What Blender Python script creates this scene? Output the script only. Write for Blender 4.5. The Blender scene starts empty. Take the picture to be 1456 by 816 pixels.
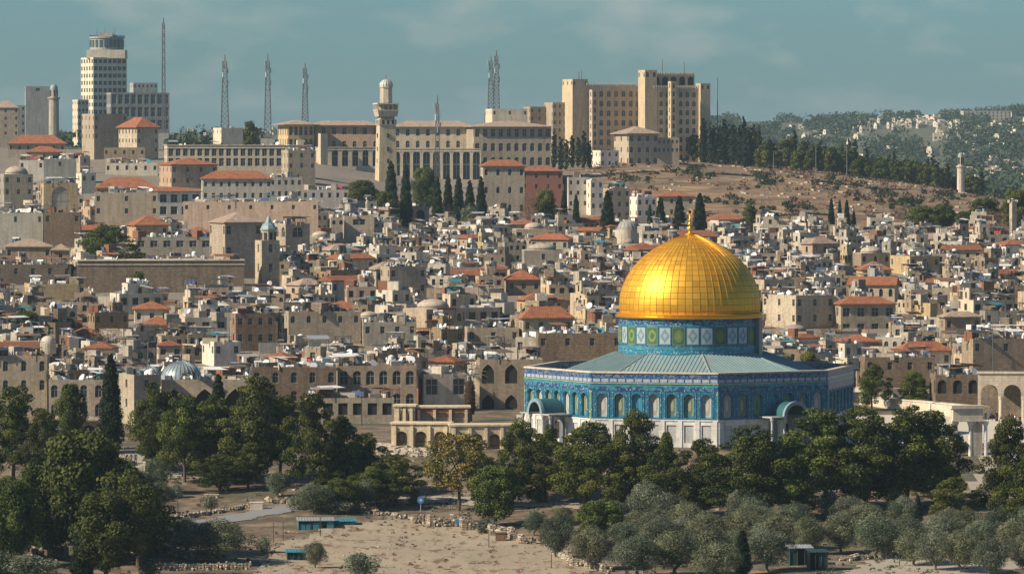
import bpy, math, random
import numpy as np
from mathutils import Vector, Matrix, noise as mnoise
R = math.radians
rng = random.Random(7)
nrng = np.random.default_rng(11)
C = bpy.context.scene.collection
scene = bpy.context.scene

# ------------------------------------------------------------------ camera
F = 7312.0            # focal length in photograph pixels (photo is 1456 wide)
CZ = 48.0             # eye height above the shrine platform
HY = 200.0            # row of the level horizon
cam_d = bpy.data.cameras.new('camera'); cam = bpy.data.objects.new('camera', cam_d); C.objects.link(cam)
cam.location = (0, 0, CZ)
cam.rotation_euler = (R(90) - math.atan((408 - HY) / F), 0, 0)
cam_d.sensor_width = 36; cam_d.lens = F * 36 / 1456
cam_d.clip_start = 1; cam_d.clip_end = 30000
scene.camera = cam
# ------------------------------------------------------------------ sun, sky, exposure
SUN_AZ, SUN_EL = R(70), R(35)          # azimuth measured to the left of the direction towards the camera
sd = Vector((-math.sin(SUN_AZ) * math.cos(SUN_EL), -math.cos(SUN_AZ) * math.cos(SUN_EL), math.sin(SUN_EL)))
sun_d = bpy.data.lights.new('sun', 'SUN'); sun = bpy.data.objects.new('sun', sun_d); C.objects.link(sun)
sun_d.energy = 5.0; sun_d.angle = R(0.5); sun_d.color = (1.0, 0.86, 0.66)
sun.rotation_euler = sd.to_track_quat('Z', 'Y').to_euler()
world = bpy.data.worlds.new('World'); scene.world = world; world.use_nodes = True
wt = world.node_tree; wn = wt.nodes; wl = wt.links
bg = wn['Background']; bg.inputs['Strength'].default_value = 0.055
sky = wn.new('ShaderNodeTexSky'); sky.sky_type = 'NISHITA'; sky.sun_disc = False
sky.sun_elevation = SUN_EL; sky.sun_rotation = math.atan2(sd.x, sd.y)
sky.air_density = 1.0; sky.dust_density = 1.2; sky.ozone_density = 1.0; sky.altitude = 700
tint = wn.new('ShaderNodeMixRGB'); tint.blend_type = 'MULTIPLY'; tint.inputs[0].default_value = 1
tint.inputs[2].default_value = (0.50, 0.86, 1.14, 1)
wtc = wn.new('ShaderNodeTexCoord'); wmp = wn.new('ShaderNodeMapping'); wmp.inputs['Scale'].default_value = (26, 26, 60)
wno = wn.new('ShaderNodeTexNoise'); wno.inputs['Scale'].default_value = 1.6; wno.inputs['Detail'].default_value = 7
wrp = wn.new('ShaderNodeValToRGB'); wrp.color_ramp.elements[0].position = .50; wrp.color_ramp.elements[1].position = .78
wrp.color_ramp.elements[1].color = (.38, .38, .38, 1)
wmx = wn.new('ShaderNodeMixRGB'); wmx.inputs[2].default_value = (8.5, 7.6, 7.0, 1)
wl.new(wtc.outputs['Generated'], wmp.inputs[0]); wl.new(wmp.outputs[0], wno.inputs['Vector'])
wl.new(wno.outputs[0], wrp.inputs[0]); wl.new(sky.outputs[0], tint.inputs[1])
wl.new(tint.outputs[0], wmx.inputs[1]); wl.new(wrp.outputs[0], wmx.inputs[0]); wl.new(wmx.outputs[0], bg.inputs[0])
scene.view_settings.view_transform = 'Standard'; scene.view_settings.look = 'None'
scene.view_settings.exposure = 0.46; scene.view_settings.gamma = 1
scene.cycles.max_bounces = 5; scene.cycles.diffuse_bounces = 2; scene.cycles.glossy_bounces = 2
scene.cycles.transparent_max_bounces = 4; scene.cycles.volume_bounces = 0

# ------------------------------------------------------------------ materials
MATS = {}
class NT:
    def __init__(s, name):
        m = bpy.data.materials.new(name); m.use_nodes = True
        s.m = m; s.t = m.node_tree; s.n = s.t.nodes; s.l = s.t.links; s.b = s.n['Principled BSDF']
    def N(s, ty, **kw):
        n = s.n.new('ShaderNode' + ty)
        for k, v in kw.items():
            if k in n.inputs: n.inputs[k].default_value = v
            else: setattr(n, k, v)
        return n
    def k(s, a, b): s.l.new(a, b)
    def mix(s, fac, a, b, mode='MIX'):
        n = s.N('MixRGB', blend_type=mode)
        for i, v in enumerate((fac, a, b)):
            if hasattr(v, 'is_output'): s.k(v, n.inputs[i])
            elif i == 0: n.inputs[0].default_value = v
            else: n.inputs[i].default_value = (*v, 1) if len(v) == 3 else v
        return n.outputs[0]
    def ma(s, op, a, b=None, c=None):
        n = s.N('Math', operation=op)
        for i, v in enumerate((a, b, c)):
            if v is None: continue
            if hasattr(v, 'is_output'): s.k(v, n.inputs[i])
            else: n.inputs[i].default_value = v
        return n.outputs[0]
    def ramp(s, fac, stops):
        n = s.N('ValToRGB'); e = n.color_ramp.elements
        while len(e) < len(stops): e.new(.5)
        for i, (p, c) in enumerate(stops): e[i].position = p; e[i].color = (*c, 1) if len(c) == 3 else c
        s.k(fac, n.inputs[0]); return n.outputs[0]
    def noise(s, vec, scale, detail=4, rough=.55, dist=0):
        n = s.N('TexNoise'); n.inputs['Scale'].default_value = scale; n.inputs['Detail'].default_value = detail
        n.inputs['Roughness'].default_value = rough; n.inputs['Distortion'].default_value = dist
        if vec is not None: s.k(vec, n.inputs['Vector'])
        return n.outputs[0]
    def obj(s): return s.N('TexCoord').outputs['Object']
    def pos(s): return s.N('NewGeometry').outputs['Position']
    def uv(s): return s.N('TexCoord').outputs['UV']
    def sep(s, v):
        n = s.N('SeparateXYZ'); s.k(v, n.inputs[0]); return n.outputs
    def comb(s, x, y, z=0.0):
        n = s.N('CombineXYZ')
        for i, v in enumerate((x, y, z)):
            if hasattr(v, 'is_output'): s.k(v, n.inputs[i])
            else: n.inputs[i].default_value = v
        return n.outputs[0]
    def bump(s, h, dist=.05, st=.6):
        n = s.N('Bump', Strength=st, Distance=dist); s.k(h, n.inputs['Height']); s.k(n.outputs[0], s.b.inputs['Normal'])
    def done(s, col=None, rough=.85, metal=0.0):
        if col is not None:
            if hasattr(col, 'is_output'): s.k(col, s.b.inputs['Base Color'])
            else: s.b.inputs['Base Color'].default_value = (*col, 1)
        if hasattr(rough, 'is_output'): s.k(rough, s.b.inputs['Roughness'])
        else: s.b.inputs['Roughness'].default_value = rough
        s.b.inputs['Metallic'].default_value = metal
        MATS[s.m.name] = s.m; return s.m
M = MATS
def plain(name, col, rough=.8, metal=0.0, var=.25, scale=1.5):
    t = NT(name); n = t.noise(t.pos(), scale, 4)
    c = t.mix(n, tuple(v * (1 - var) for v in col), tuple(min(1, v * (1 + var)) for v in col))
    return t.done(c, rough, metal)
def stone(name, c1, c2, bw=.7, bh=.36, mortar=.7, tintable=True, stain=.5, rough=.9):
    t = NT(name); o = t.sep(t.obj()); u = t.ma('ADD', o[0], o[1])
    b = t.N('TexBrick'); b.inputs['Scale'].default_value = 1; b.inputs['Brick Width'].default_value = bw
    b.inputs['Row Height'].default_value = bh; b.inputs['Mortar Size'].default_value = .035
    b.inputs['Color1'].default_value = (*c1, 1); b.inputs['Color2'].default_value = (*c2, 1)
    b.inputs['Mortar'].default_value = (*[v * mortar for v in c1], 1); b.inputs['Bias'].default_value = 0
    t.k(t.comb(u, o[2]), b.inputs['Vector'])
    n1 = t.noise(t.pos(), .22, 5, .6); n2 = t.noise(t.pos(), 1.7, 4)
    st = t.sep(t.pos()); streak = t.noise(t.comb(t.ma('MULTIPLY', st[0], 1.3), t.ma('MULTIPLY', st[1], 1.3), t.ma('MULTIPLY', st[2], .12)), 1.0, 4)
    c = t.mix(stain, b.outputs[0], t.ramp(n1, [(.3, (.68, .63, .58)), (.7, (1.2, 1.16, 1.1))]), 'MULTIPLY')
    c = t.mix(.45, c, t.ramp(n2, [(.3, (.72, .70, .67)), (.7, (1.25, 1.25, 1.25))]), 'MULTIPLY')
    c = t.mix(.4, c, t.ramp(streak, [(.35, (.55, .52, .48)), (.55, (1.1, 1.1, 1.1))]), 'MULTIPLY')
    if tintable: c = t.mix(1.0, c, t.N('ObjectInfo').outputs['Color'], 'MULTIPLY')
    t.bump(t.ma('ADD', b.outputs['Fac'], n2), .04, .5)
    return t.done(c, rough)
stone('limestone', (.47, .415, .34), (.37, .32, .255))
stone('limestone_fine', (.52, .455, .365), (.46, .40, .315), .9, .45, .85, stain=.35)
stone('rubble_stone', (.33, .27, .205), (.21, .17, .13), .5, .3, .45, stain=.6)
stone('dry_stone', (.42, .36, .28), (.24, .2, .15), .55, .3, .25, stain=.6)
stone('plaster', (.56, .51, .43), (.54, .49, .41), 3.2, 3.0, .96, stain=.45)
stone('trim_stone', (.60, .53, .42), (.55, .48, .38), 1.2, .5, .85, stain=.35)
stone('marble', (.72, .70, .66), (.64, .63, .60), 1.2, 1.4, .8, False, .25, .5)
stone('marble_veined', (.46, .46, .45), (.40, .41, .42), 1.3, 2.0, .8, False, .45, .45)
stone('roof_slab', (.40, .36, .31), (.34, .31, .27), 3, 3, .9, stain=.7)
stone('concrete', (.36, .35, .32), (.33, .32, .30), 2.5, 3.2, .75, stain=.4)
def tiles(name, c1, c2):
    t = NT(name); o = t.sep(t.obj()); b = t.N('TexBrick'); b.inputs['Brick Width'].default_value = .35
    b.inputs['Row Height'].default_value = .3; b.inputs['Scale'].default_value = 1; b.inputs['Mortar Size'].default_value = .05
    b.inputs['Color1'].default_value = (*c1, 1); b.inputs['Color2'].default_value = (*c2, 1); b.inputs['Mortar'].default_value = (*[v * .45 for v in c2], 1)
    t.k(t.comb(t.ma('ADD', o[0], o[1]), t.ma('MULTIPLY', o[2], 2.0)), b.inputs['Vector'])
    n = t.noise(t.pos(), .9, 5)
    c = t.mix(.65, b.outputs[0], t.ramp(n, [(.3, (.5, .5, .52)), (.7, (1.3, 1.25, 1.15))]), 'MULTIPLY')
    c = t.mix(1.0, c, t.N('ObjectInfo').outputs['Color'], 'MULTIPLY'); t.bump(b.outputs['Fac'], .05, .6)
    return t.done(c, .85)
tiles('roof_tiles', (.50, .19, .085), (.36, .13, .06))
tiles('roof_tiles_pale', (.54, .42, .32), (.46, .34, .26))
plain('dark_glass', (.030, .036, .042), .25, 0, .5, .8)
plain('blue_glass', (.05, .085, .10), .2, 0, .4, .8)
plain('window_frame', (.34, .30, .25), .6)
plain('dark_opening', (.025, .022, .02), .9)
plain('white_paint', (.74, .73, .70), .6, 0, .15, .8)
plain('galvanised', (.42, .44, .45), .45, .4, .3, 1.5)
plain('dark_metal', (.06, .062, .065), .5, .3, .3)
plain('mast_steel', (.15, .145, .145), .5, .3, .3, .4)
plain('black_plastic', (.03, .03, .032), .5)
plain('teal_sheet', (.035, .20, .25), .7, 0, .6, 1.5)
plain('blue_sign', (.03, .17, .42), .5)
plain('green_sheet', (.014, .045, .04), .7, 0, .5, 2)
plain('cloth_white', (.68, .66, .62), .8)
plain('rust', (.22, .09, .045), .85)
plain('bark', (.10, .075, .055), .95, 0, .5, 3)
plain('bark_grey', (.17, .15, .125), .95, 0, .45, 3)
plain('brick_red', (.26, .115, .08), .9)
plain('wood', (.16, .10, .06), .85)
plain('skin', (.42, .26, .18), .6); plain('hair', (.03, .02, .015), .7)
plain('cloth_dark', (.03, .032, .04), .9); plain('cloth_red', (.30, .04, .05), .9); plain('cloth_blue', (.05, .08, .17), .9); plain('cloth_tan', (.35, .28, .2), .9)

def foliage(name, dark, light, yellow=None, trans=.14):
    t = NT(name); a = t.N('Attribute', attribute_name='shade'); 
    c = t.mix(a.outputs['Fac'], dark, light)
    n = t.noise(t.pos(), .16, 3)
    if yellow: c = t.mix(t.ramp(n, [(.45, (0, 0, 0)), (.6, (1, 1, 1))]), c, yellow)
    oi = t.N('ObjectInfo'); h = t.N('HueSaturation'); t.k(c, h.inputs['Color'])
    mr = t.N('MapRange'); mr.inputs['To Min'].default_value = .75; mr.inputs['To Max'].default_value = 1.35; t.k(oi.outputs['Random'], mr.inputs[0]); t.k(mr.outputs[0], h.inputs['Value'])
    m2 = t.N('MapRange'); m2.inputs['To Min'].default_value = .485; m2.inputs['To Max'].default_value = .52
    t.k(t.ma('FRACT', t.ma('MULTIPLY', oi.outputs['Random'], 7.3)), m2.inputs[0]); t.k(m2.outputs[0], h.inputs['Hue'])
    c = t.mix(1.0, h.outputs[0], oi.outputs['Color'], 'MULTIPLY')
    m = t.done(c, .75); t.b.inputs['Specular IOR Level'].default_value = .2
    tr = t.N('BsdfTranslucent'); t.k(c, tr.inputs[0]); mx = t.N('MixShader'); mx.inputs[0].default_value = trans
    t.k(t.b.outputs[0], mx.inputs[1]); t.k(tr.outputs[0], mx.inputs[2]); t.k(mx.outputs[0], t.n['Material Output'].inputs[0])
    return m
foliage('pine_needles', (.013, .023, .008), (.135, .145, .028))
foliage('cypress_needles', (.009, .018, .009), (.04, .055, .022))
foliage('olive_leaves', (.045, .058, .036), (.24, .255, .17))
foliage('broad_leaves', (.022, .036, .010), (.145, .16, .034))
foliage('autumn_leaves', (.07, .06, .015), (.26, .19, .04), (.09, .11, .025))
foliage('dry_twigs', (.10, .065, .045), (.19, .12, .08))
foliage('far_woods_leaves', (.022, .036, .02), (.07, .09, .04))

def ground_mat():
    t = NT('earth'); p = t.pos(); s = t.sep(p)
    n = t.noise(p, .05, 7, .6); nf = t.noise(p, .9, 6, .7); nm = t.noise(p, .22, 6, .65)
    near = t.mix(t.ramp(nm, [(.42, (0, 0, 0)), (.62, (1, 1, 1))]), (.09, .058, .035), (.24, .18, .12))
    near = t.mix(t.ramp(n, [(.5, (0, 0, 0)), (.62, (1, 1, 1))]), near, (.07, .075, .04))
    town = t.mix(nm, (.13, .105, .08), (.30, .25, .19))
    # terraced dry hillside: broken contour lines of earth, dry grass and pale rock
    cv = t.comb(t.ma('MULTIPLY', s[0], .022), t.ma('MULTIPLY', s[1], .012), t.ma('MULTIPLY', s[2], .55))
    w = t.noise(cv, 1.5, 9, .68, 1.2)
    dry = t.mix(t.ramp(w, [(.44, (0, 0, 0)), (.56, (1, 1, 1))]), (.10, .058, .028), (.37, .235, .12))
    dry = t.mix(t.ramp(t.noise(p, .06, 8, .7), [(.42, (0, 0, 0)), (.6, (1, 1, 1))]), dry, (.22, .135, .07))
    dry = t.mix(t.ramp(nf, [(.60, (0, 0, 0)), (.72, (1, 1, 1))]), dry, (.42, .34, .25))
    dry = t.mix(t.ramp(t.noise(p, .05, 8, .75), [(.52, (0, 0, 0)), (.60, (.85, .85, .85))]), dry, (.075, .055, .03))
    far = t.mix(nm, (.045, .06, .03), (.14, .13, .08))
    def step(a, b): 
        m = t.N('MapRange'); m.inputs[1].default_value = a; m.inputs[2].default_value = b; t.k(t.ma('ADD', s[1], t.ma('MULTIPLY', n, 60)), m.inputs[0]); return m.outputs[0]
    side = t.N('MapRange'); side.inputs[1].default_value = .008; side.inputs[2].default_value = .016; t.k(t.ma('DIVIDE', s[0], s[1]), side.inputs[0])
    c = t.mix(step(960, 985), near, town); c = t.mix(t.ma('MULTIPLY', step(1500, 1580), side.outputs[0]), c, dry); c = t.mix(step(2230, 2300), c, far)
    t.bump(nf, .25, .8)
    return t.done(c, .95)
ground_mat()
def sheet_mat(name, c1, c2, sx=.3, sy=.3, spots=(.12, .08, .05), th=.6):
    t = NT(name); p = t.sep(t.pos()); v = t.comb(t.ma('MULTIPLY', p[0], sx), t.ma('MULTIPLY', p[1], sy))
    c = t.mix(t.noise(v, 1, 8, .65, .6), c1, c2); c = t.mix(t.ramp(t.noise(v, 2.3, 7, .7, .4), [(th, (0, 0, 0)), (th + .08, (1, 1, 1))]), c, spots)
    t.bump(t.noise(v, 6, 5), .1, .7); return t.done(c, .95)
sheet_mat('pale_dirt', (.20, .155, .10), (.42, .355, .255), .24, .085, (.16, .09, .05), .53)
sheet_mat('asphalt', (.16, .165, .17), (.24, .24, .235), .3, .3, (.12, .11, .10), .65)
sheet_mat('paving', (.46, .41, .33), (.60, .54, .44), .4, .15, (.34, .28, .2), .62)
sheet_mat('pale_path', (.24, .20, .155), (.42, .37, .29), .3, .3, (.25, .2, .15), .62)

# ------------------------------------------------------------------ mesh building
class MB:
    def __init__(s): s.v = []; s.f = []; s.mi = []; s.m = []; s.uv = []
    def mat(s, name):
        if name not in s.m: s.m.append(name)
        return s.m.index(name)
    def face(s, pts, mat, uv=None):
        i = len(s.v); s.v += [tuple(p) for p in pts]; s.f.append(tuple(range(i, i + len(pts)))); s.mi.append(s.mat(mat))
        s.uv.append(uv if uv else [(0, 0)] * len(pts))
    def box(s, x0, x1, y0, y1, z0, z1, mat, top=None, M4=None):
        c = [Vector((x, y, z)) for z in (z0, z1) for y in (y0, y1) for x in (x0, x1)]
        if M4 is not None: c = [M4 @ p for p in c]
        for k, q in enumerate(((0, 2, 3, 1), (4, 5, 7, 6), (0, 1, 5, 4), (2, 6, 7, 3), (0, 4, 6, 2), (1, 3, 7, 5))):
            s.face([c[j] for j in q], top if (k == 1 and top) else mat)
    def lathe(s, prof, mat, n=24, c=(0, 0), a0=0.0, uvs=False, sm=None):
        for i in range(n):
            a, b = a0 + 2 * math.pi * i / n, a0 + 2 * math.pi * (i + 1) / n
            v = 0
            for (r0, z0), (r1, z1) in zip(prof[:-1], prof[1:]):
                d = math.hypot(r1 - r0, z1 - z0)
                P4 = [(c[0] + r0 * math.cos(a), c[1] + r0 * math.sin(a), z0), (c[0] + r0 * math.cos(b), c[1] + r0 * math.sin(b), z0),
                      (c[0] + r1 * math.cos(b), c[1] + r1 * math.sin(b), z1), (c[0] + r1 * math.cos(a), c[1] + r1 * math.sin(a), z1)]
                uv = [(i, v), (i + 1, v), (i + 1, v + d), (i, v + d)]
                if r1 < 1e-4: P4 = P4[:3]; uv = uv[:3]
                elif r0 < 1e-4: P4 = [P4[0], P4[2], P4[3]]; uv = [uv[0], uv[2], uv[3]]
                s.face(P4, mat, uv); v += d
    def tube(s, p, q, r0, r1, mat, n=6):
        p, q = Vector(p), Vector(q); d = (q - p)
        if d.length < 1e-6: return
        a = d.orthogonal().normalized(); b = d.normalized().cross(a)
        A = [p + (a * math.cos(t) + b * math.sin(t)) * r0 for t in [2 * math.pi * i / n for i in range(n)]]
        B = [q + (a * math.cos(t) + b * math.sin(t)) * r1 for t in [2 * math.pi * i / n for i in range(n)]]
        for i in range(n): s.face([A[i], A[(i + 1) % n], B[(i + 1) % n], B[i]], mat)
        s.face(B, mat); s.face(A[::-1], mat)
    def build(s, name, parent=None, smooth=False, merge=False, uv=False, loc=None):
        me = bpy.data.meshes.new(name); me.from_pydata(s.v, [], s.f)
        for m in s.m: me.materials.append(MATS[m])
        me.polygons.foreach_set('material_index', s.mi)
        if uv:
            l = me.uv_layers.new(name='UVMap'); l.data.foreach_set('uv', [c for f in s.uv for p in f for c in p])
        if smooth:
            import bmesh
            bm = bmesh.new(); bm.from_mesh(me); bmesh.ops.remove_doubles(bm, verts=bm.verts, dist=1e-3)
            for f in bm.faces: f.smooth = True
            bm.to_mesh(me); bm.free()
        me.update(); return link(name, me, parent, loc)
def link(name, me, parent=None, loc=None):
    o = bpy.data.objects.new(name, me); C.objects.link(o)
    if parent: o.parent = parent
    if loc is not None: o.location = loc
    return o
def tag(o, label=None, cat=None, group=None, kind=None):
    if cat and not kind: kind = 'thing'
    for k, v in (('label', label), ('category', cat), ('group', group), ('kind', kind)):
        if v: o[k] = v
    return o
def root(name, label, cat, group=None, loc=(0, 0, 0), rz=0.0):
    o = bpy.data.objects.new(name, None); C.objects.link(o); o.location = loc; o.rotation_euler = (0, 0, rz); o.empty_display_size = .5
    return tag(o, label, cat, group)
def copy_tree(kids, o, parent=None, col=None):
    c = o.copy(); C.objects.link(c); c.parent = parent
    if col: c.color = (*col, 1)
    for ch in kids.get(o.name, []): copy_tree(kids, ch, c, col)
    return c
def kids_of(r):
    d = {}
    def w(o):
        d[o.name] = list(o.children)
        for c in o.children: w(c)
    w(r); return d

# ------------------------------------------------------------------ terrain
CP = [-1500, 0, 250, 450, 600, 830, 1000, 1150, 1300, 1456, 2900]
TB = [(5, [46] * 11), (60, [36.] * 11), (300, [0.] * 11), (480, [-14.] * 11), (600, [-10.] * 11), (665, [-8.] * 11), (700, [-7.] * 11), (745, [-4.5] * 11), (775, [-2.5] * 11), (795, [0.] * 11), (905, [0.] * 11),
 (940, [1.] * 11), (1000, [4.] * 11), (1100, [9.] * 11),
 (1200, [15, 15, 15, 14, 13.5, 13.5, 13.5, 13.5, 13, 13, 13]),
 (1350, [24, 24, 24, 20, 18, 18, 18, 18, 17.5, 17, 17]),
 (1500, [31, 31, 31, 27, 22, 21.5, 21.5, 21.5, 21, 20, 20]),
 (1700, [38, 38, 38, 36, 27.5, 27, 28, 28, 25, 22, 22]),
 (1900, [41, 41, 41, 40, 34, 34, 35, 33, 29, 24, 24]),
 (2100, [43, 43, 43, 42, 40, 40, 39.5, 36.5, 31, 24, 24]),
 (2250, [44, 44, 44, 43, 42, 41.5, 40, 35, 28, 20, 20]),
 (2600, [46, 46, 46, 44, 42, 38, 30, 20, 15, 12, 12]),
 (3200, [38, 38, 38, 36, 32, 26, 16, 10, 8, 8, 8]),
 (4200, [38, 38, 38, 38, 38, 40, 42, 30, 32, 36, 36]),
 (5200, [48, 48, 48, 48, 50, 55, 60, 61, 64, 70, 72]),
 (6000, [55, 56, 56, 56, 56, 62, 70, 68, 74, 84, 92]),
 (7500, [40] * 11), (12000, [20] * 11)]
TD = np.array([r[0] for r in TB], float); TZ = np.array([np.interp(np.arange(-1500, 2901, 20), CP, r[1]) for r in TB]); TP = np.arange(-1500, 2901, 20)
def ground(x, D):
    px = x * F / D + 728
    c = min(max((px + 1500) / 20, 0), TZ.shape[1] - 1.001); ci = int(c); cf = c - ci
    i = max(0, min(len(TD) - 2, int(np.searchsorted(TD, D)) - 1)); t = (D - TD[i]) / (TD[i + 1] - TD[i])
    z = (TZ[i, ci] * (1 - cf) + TZ[i, ci + 1] * cf) * (1 - t) + (TZ[i + 1, ci] * (1 - cf) + TZ[i + 1, ci + 1] * cf) * t
    if D > 1450:
        a = min(1, (D - 1450) / 150); z += a * 2.2 * mnoise.noise((x * .012, D * .006, 0)) + a * .7 * mnoise.noise((x * .05, D * .02, 3))
        if D > 3000: z += min(1, (D - 3000) / 1000) * 7 * mnoise.noise((x * .004, D * .002, 9))
    elif D < 770: z += .5 * mnoise.noise((x * .06, D * .06, 5)) * (1 if D < 760 else (770 - D) / 10)
    return z
def X(px, D): return (px - 728) * D / F
def ZZ(py, D): return CZ - (py - HY) * D / F
def solve(px, py, lo=640, hi=6000):
    D = lo
    while D < hi:
        x = X(px, D)
        if HY + (CZ - ground(x, D)) * F / D <= py: return D
        D += 3
    return hi
def make_ground():
    Ds = list(np.linspace(5, 560, 20)) + list(np.arange(570, 780, 2)) + list(np.arange(782, 960, 4)) + list(np.arange(960, 1480, 14)) + list(np.arange(1480, 2320, 7)) + list(np.arange(2340, 3200, 60)) + list(np.linspace(3200, 7600, 60)) + [9000, 12000]
    pxs = list(np.arange(-1480, -40, 60)) + list(np.arange(-40, 1500, 9)) + list(np.arange(1500, 2881, 60))
    v = [(X(p, D), D, ground(X(p, D), D)) for D in Ds for p in pxs]
    n = len(pxs); f = [(i * n + j, i * n + j + 1, (i + 1) * n + j + 1, (i + 1) * n + j) for i in range(len(Ds) - 1) for j in range(n - 1)]
    me = bpy.data.meshes.new('ground'); me.from_pydata(v, [], f); me.materials.append(M['earth'])
    for p in me.polygons: p.use_smooth = True
    o = link('ground', me); tag(o, kind='structure')
make_ground()
def patch(name, poly, mat, lift=.1, step=2.0, kind='structure'):
    """a ground sheet draped on the terrain; poly is a list of (px, py) ground points"""
    pts = []
    for px, py in poly:
        D = solve(px, py, 600); pts.append((X(px, D), D))
    xs = [p[0] for p in pts]; ys = [p[1] for p in pts]
    def inside(x, y):
        c = False
        for i in range(len(pts)):
            (x1, y1), (x2, y2) = pts[i], pts[i - 1]
            if (y1 > y) != (y2 > y) and x < (x2 - x1) * (y - y1) / (y2 - y1) + x1: c = not c
        return c
    mb = MB(); x = min(xs)
    while x < max(xs):
        y = min(ys)
        while y < max(ys):
            if inside(x + step / 2 + mnoise.noise((x * .3, y * .3, 0)) * 1.6 + mnoise.noise((x * 1.3, y * 1.3, 4)) * .8, y + step / 2 + mnoise.noise((x * .4, y * .2, 8)) * 1.5):
                mb.face([(a, b, ground(a, b) + lift) for a, b in ((x, y), (x + step, y), (x + step, y + step), (x, y + step))], mat)
            y += step
        x += step
    return tag(mb.build(name), kind=kind)
patch('field', [(350, 830), (400, 775), (470, 752), (560, 740), (650, 745), (720, 762), (790, 775), (830, 800), (850, 830)], 'pale_dirt', step=.5)
patch('road', [(150, 760), (250, 745), (380, 722), (470, 712), (470, 722), (400, 734), (300, 750), (240, 765), (150, 785)], 'asphalt', .08, .5)
patch('path', [(120, 668), (150, 648), (205, 640), (240, 652), (280, 670), (240, 682), (160, 682)], 'pale_path', .08, .5)
patch('path', [(500, 712), (620, 706), (760, 712), (900, 730), (900, 738), (760, 722), (620, 716), (500, 722)], 'pale_path', .09, 1.0)
patch('plaza', [(735, 636), (745, 630), (1500, 632), (1530, 591), (735, 591)], 'paving', .06, 4)
patch('plaza', [(1380, 700), (1400, 640), (1470, 640), (1480, 700)], 'pale_path', .07, 2)
patch('path', [(1180, 830), (1230, 800), (1330, 790), (1456, 800), (1456, 812), (1330, 830)], 'pale_path', .08, .5)
# ------------------------------------------------------------------ facades with real recesses
def facade(mb, o, u, n, W, z0, z1, cols, rows, mat, depth=.22, arch=None, rmat=None):
    """wall rectangle with recessed openings at every (col, row); returns pane placements"""
    o, u, n = Vector(o), Vector(u), Vector(n); rmat = rmat or mat; panes = []
    cols = sorted(c for c in cols if c[0] - c[1] / 2 > .05 and c[0] + c[1] / 2 < W - .05)
    rows = sorted(r for r in rows if r[0] > z0 and r[0] + r[1] < z1 - .05)
    if not cols or not rows: cols = rows = []
    xs = [0.0]; zs = [z0]
    for c, w in cols: xs += [c - w / 2, c + w / 2]
    for b, h in rows: zs += [b, b + h]
    xs.append(W); zs.append(z1)
    def P(x, z, d=0): return o + u * x + Vector((0, 0, z)) - n * d
    for i in range(len(xs) - 1):
        for j in range(len(zs) - 1):
            a, b, c, e = xs[i], xs[i + 1], zs[j], zs[j + 1]
            if not (i % 2 and j % 2): mb.face([P(a, c), P(b, c), P(b, e), P(a, e)], mat); continue
            w, h = b - a, e - c; panes.append((P((a + b) / 2, c, depth), w, h))
            mb.face([P(a, c), P(b, c), P(b, c, depth + .02), P(a, c, depth + .02)], rmat)
            if arch and h > w * .6:
                k = 8; r = w / 2; pts = []
                for q in range(k + 1):
                    t = math.pi * q / k
                    x = -math.cos(t) * r; y = math.sin(t) * r
                    if arch == 'pointed': y *= 1.25 - .25 * abs(x / r) if q != k // 2 else 1.35
                    pts.append(((a + b) / 2 + x, y))
                ys = e - max(p[1] for p in pts); pts = [(x, ys + y) for x, y in pts]
                mb.face([P(a, c), P(a, ys), P(a, ys, depth + .02), P(a, c, depth + .02)], rmat); mb.face([P(b, c), P(b, ys), P(b, ys, depth + .02), P(b, c, depth + .02)], rmat)
                for (x1, y1), (x2, y2) in zip(pts[:-1], pts[1:]):
                    mb.face([P(x1, y1), P(x2, y2), P(x2, e), P(x1, e)], mat)
                    mb.face([P(x1, y1), P(x2, y2), P(x2, y2, depth + .02), P(x1, y1, depth + .02)], rmat)
            else:
                mb.face([P(a, c), P(a, e), P(a, e, depth + .02), P(a, c, depth + .02)], rmat); mb.face([P(b, c), P(b, e), P(b, e, depth + .02), P(b, c, depth + .02)], rmat)
                mb.face([P(a, e), P(b, e), P(b, e, depth + .02), P(a, e, depth + .02)], rmat)
    return panes
PANE = {}
def pane_mesh(kind):
    if kind in PANE: return PANE[kind]
    mb = MB()
    if kind in ('glass', 'blue', 'dark'):
        g = {'glass': 'dark_glass', 'blue': 'blue_glass', 'dark': 'dark_opening'}[kind]
        mb.face([(-.5, 0, 0), (.5, 0, 0), (.5, 0, 1), (-.5, 0, 1)], g)
        if kind != 'dark':
            for a, b, c, d in ((-.5, -.43, 0, 1), (.43, .5, 0, 1), (-.03, .03, 0, 1), (-.43, .43, .6, .64), (-.43, .43, 0, .05)):
                mb.face([(a, -.03, c), (b, -.03, c), (b, -.03, d), (a, -.03, d)], 'window_frame')
    else:
        mb.face([(-.5, 0, 0), (.5, 0, 0), (.5, 0, 1), (-.5, 0, 1)], kind, [(0, 0), (1, 0), (1, 1), (0, 1)])
    o = mb.build('window', uv=kind not in ('glass', 'blue', 'dark')); PANE[kind] = o.data; bpy.data.objects.remove(o); return PANE[kind]
def panes(lst, ang, parent, kind='glass', name='window', inv=None):
    out = []
    for i, (p, w, h) in enumerate(lst):
        o = link(name, pane_mesh(kind if isinstance(kind, str) else kind[i % len(kind)]), parent)
        o.location = p; o.scale = (w, 1, h); o.rotation_euler = (0, 0, ang); out.append(o)
    return out

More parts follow.
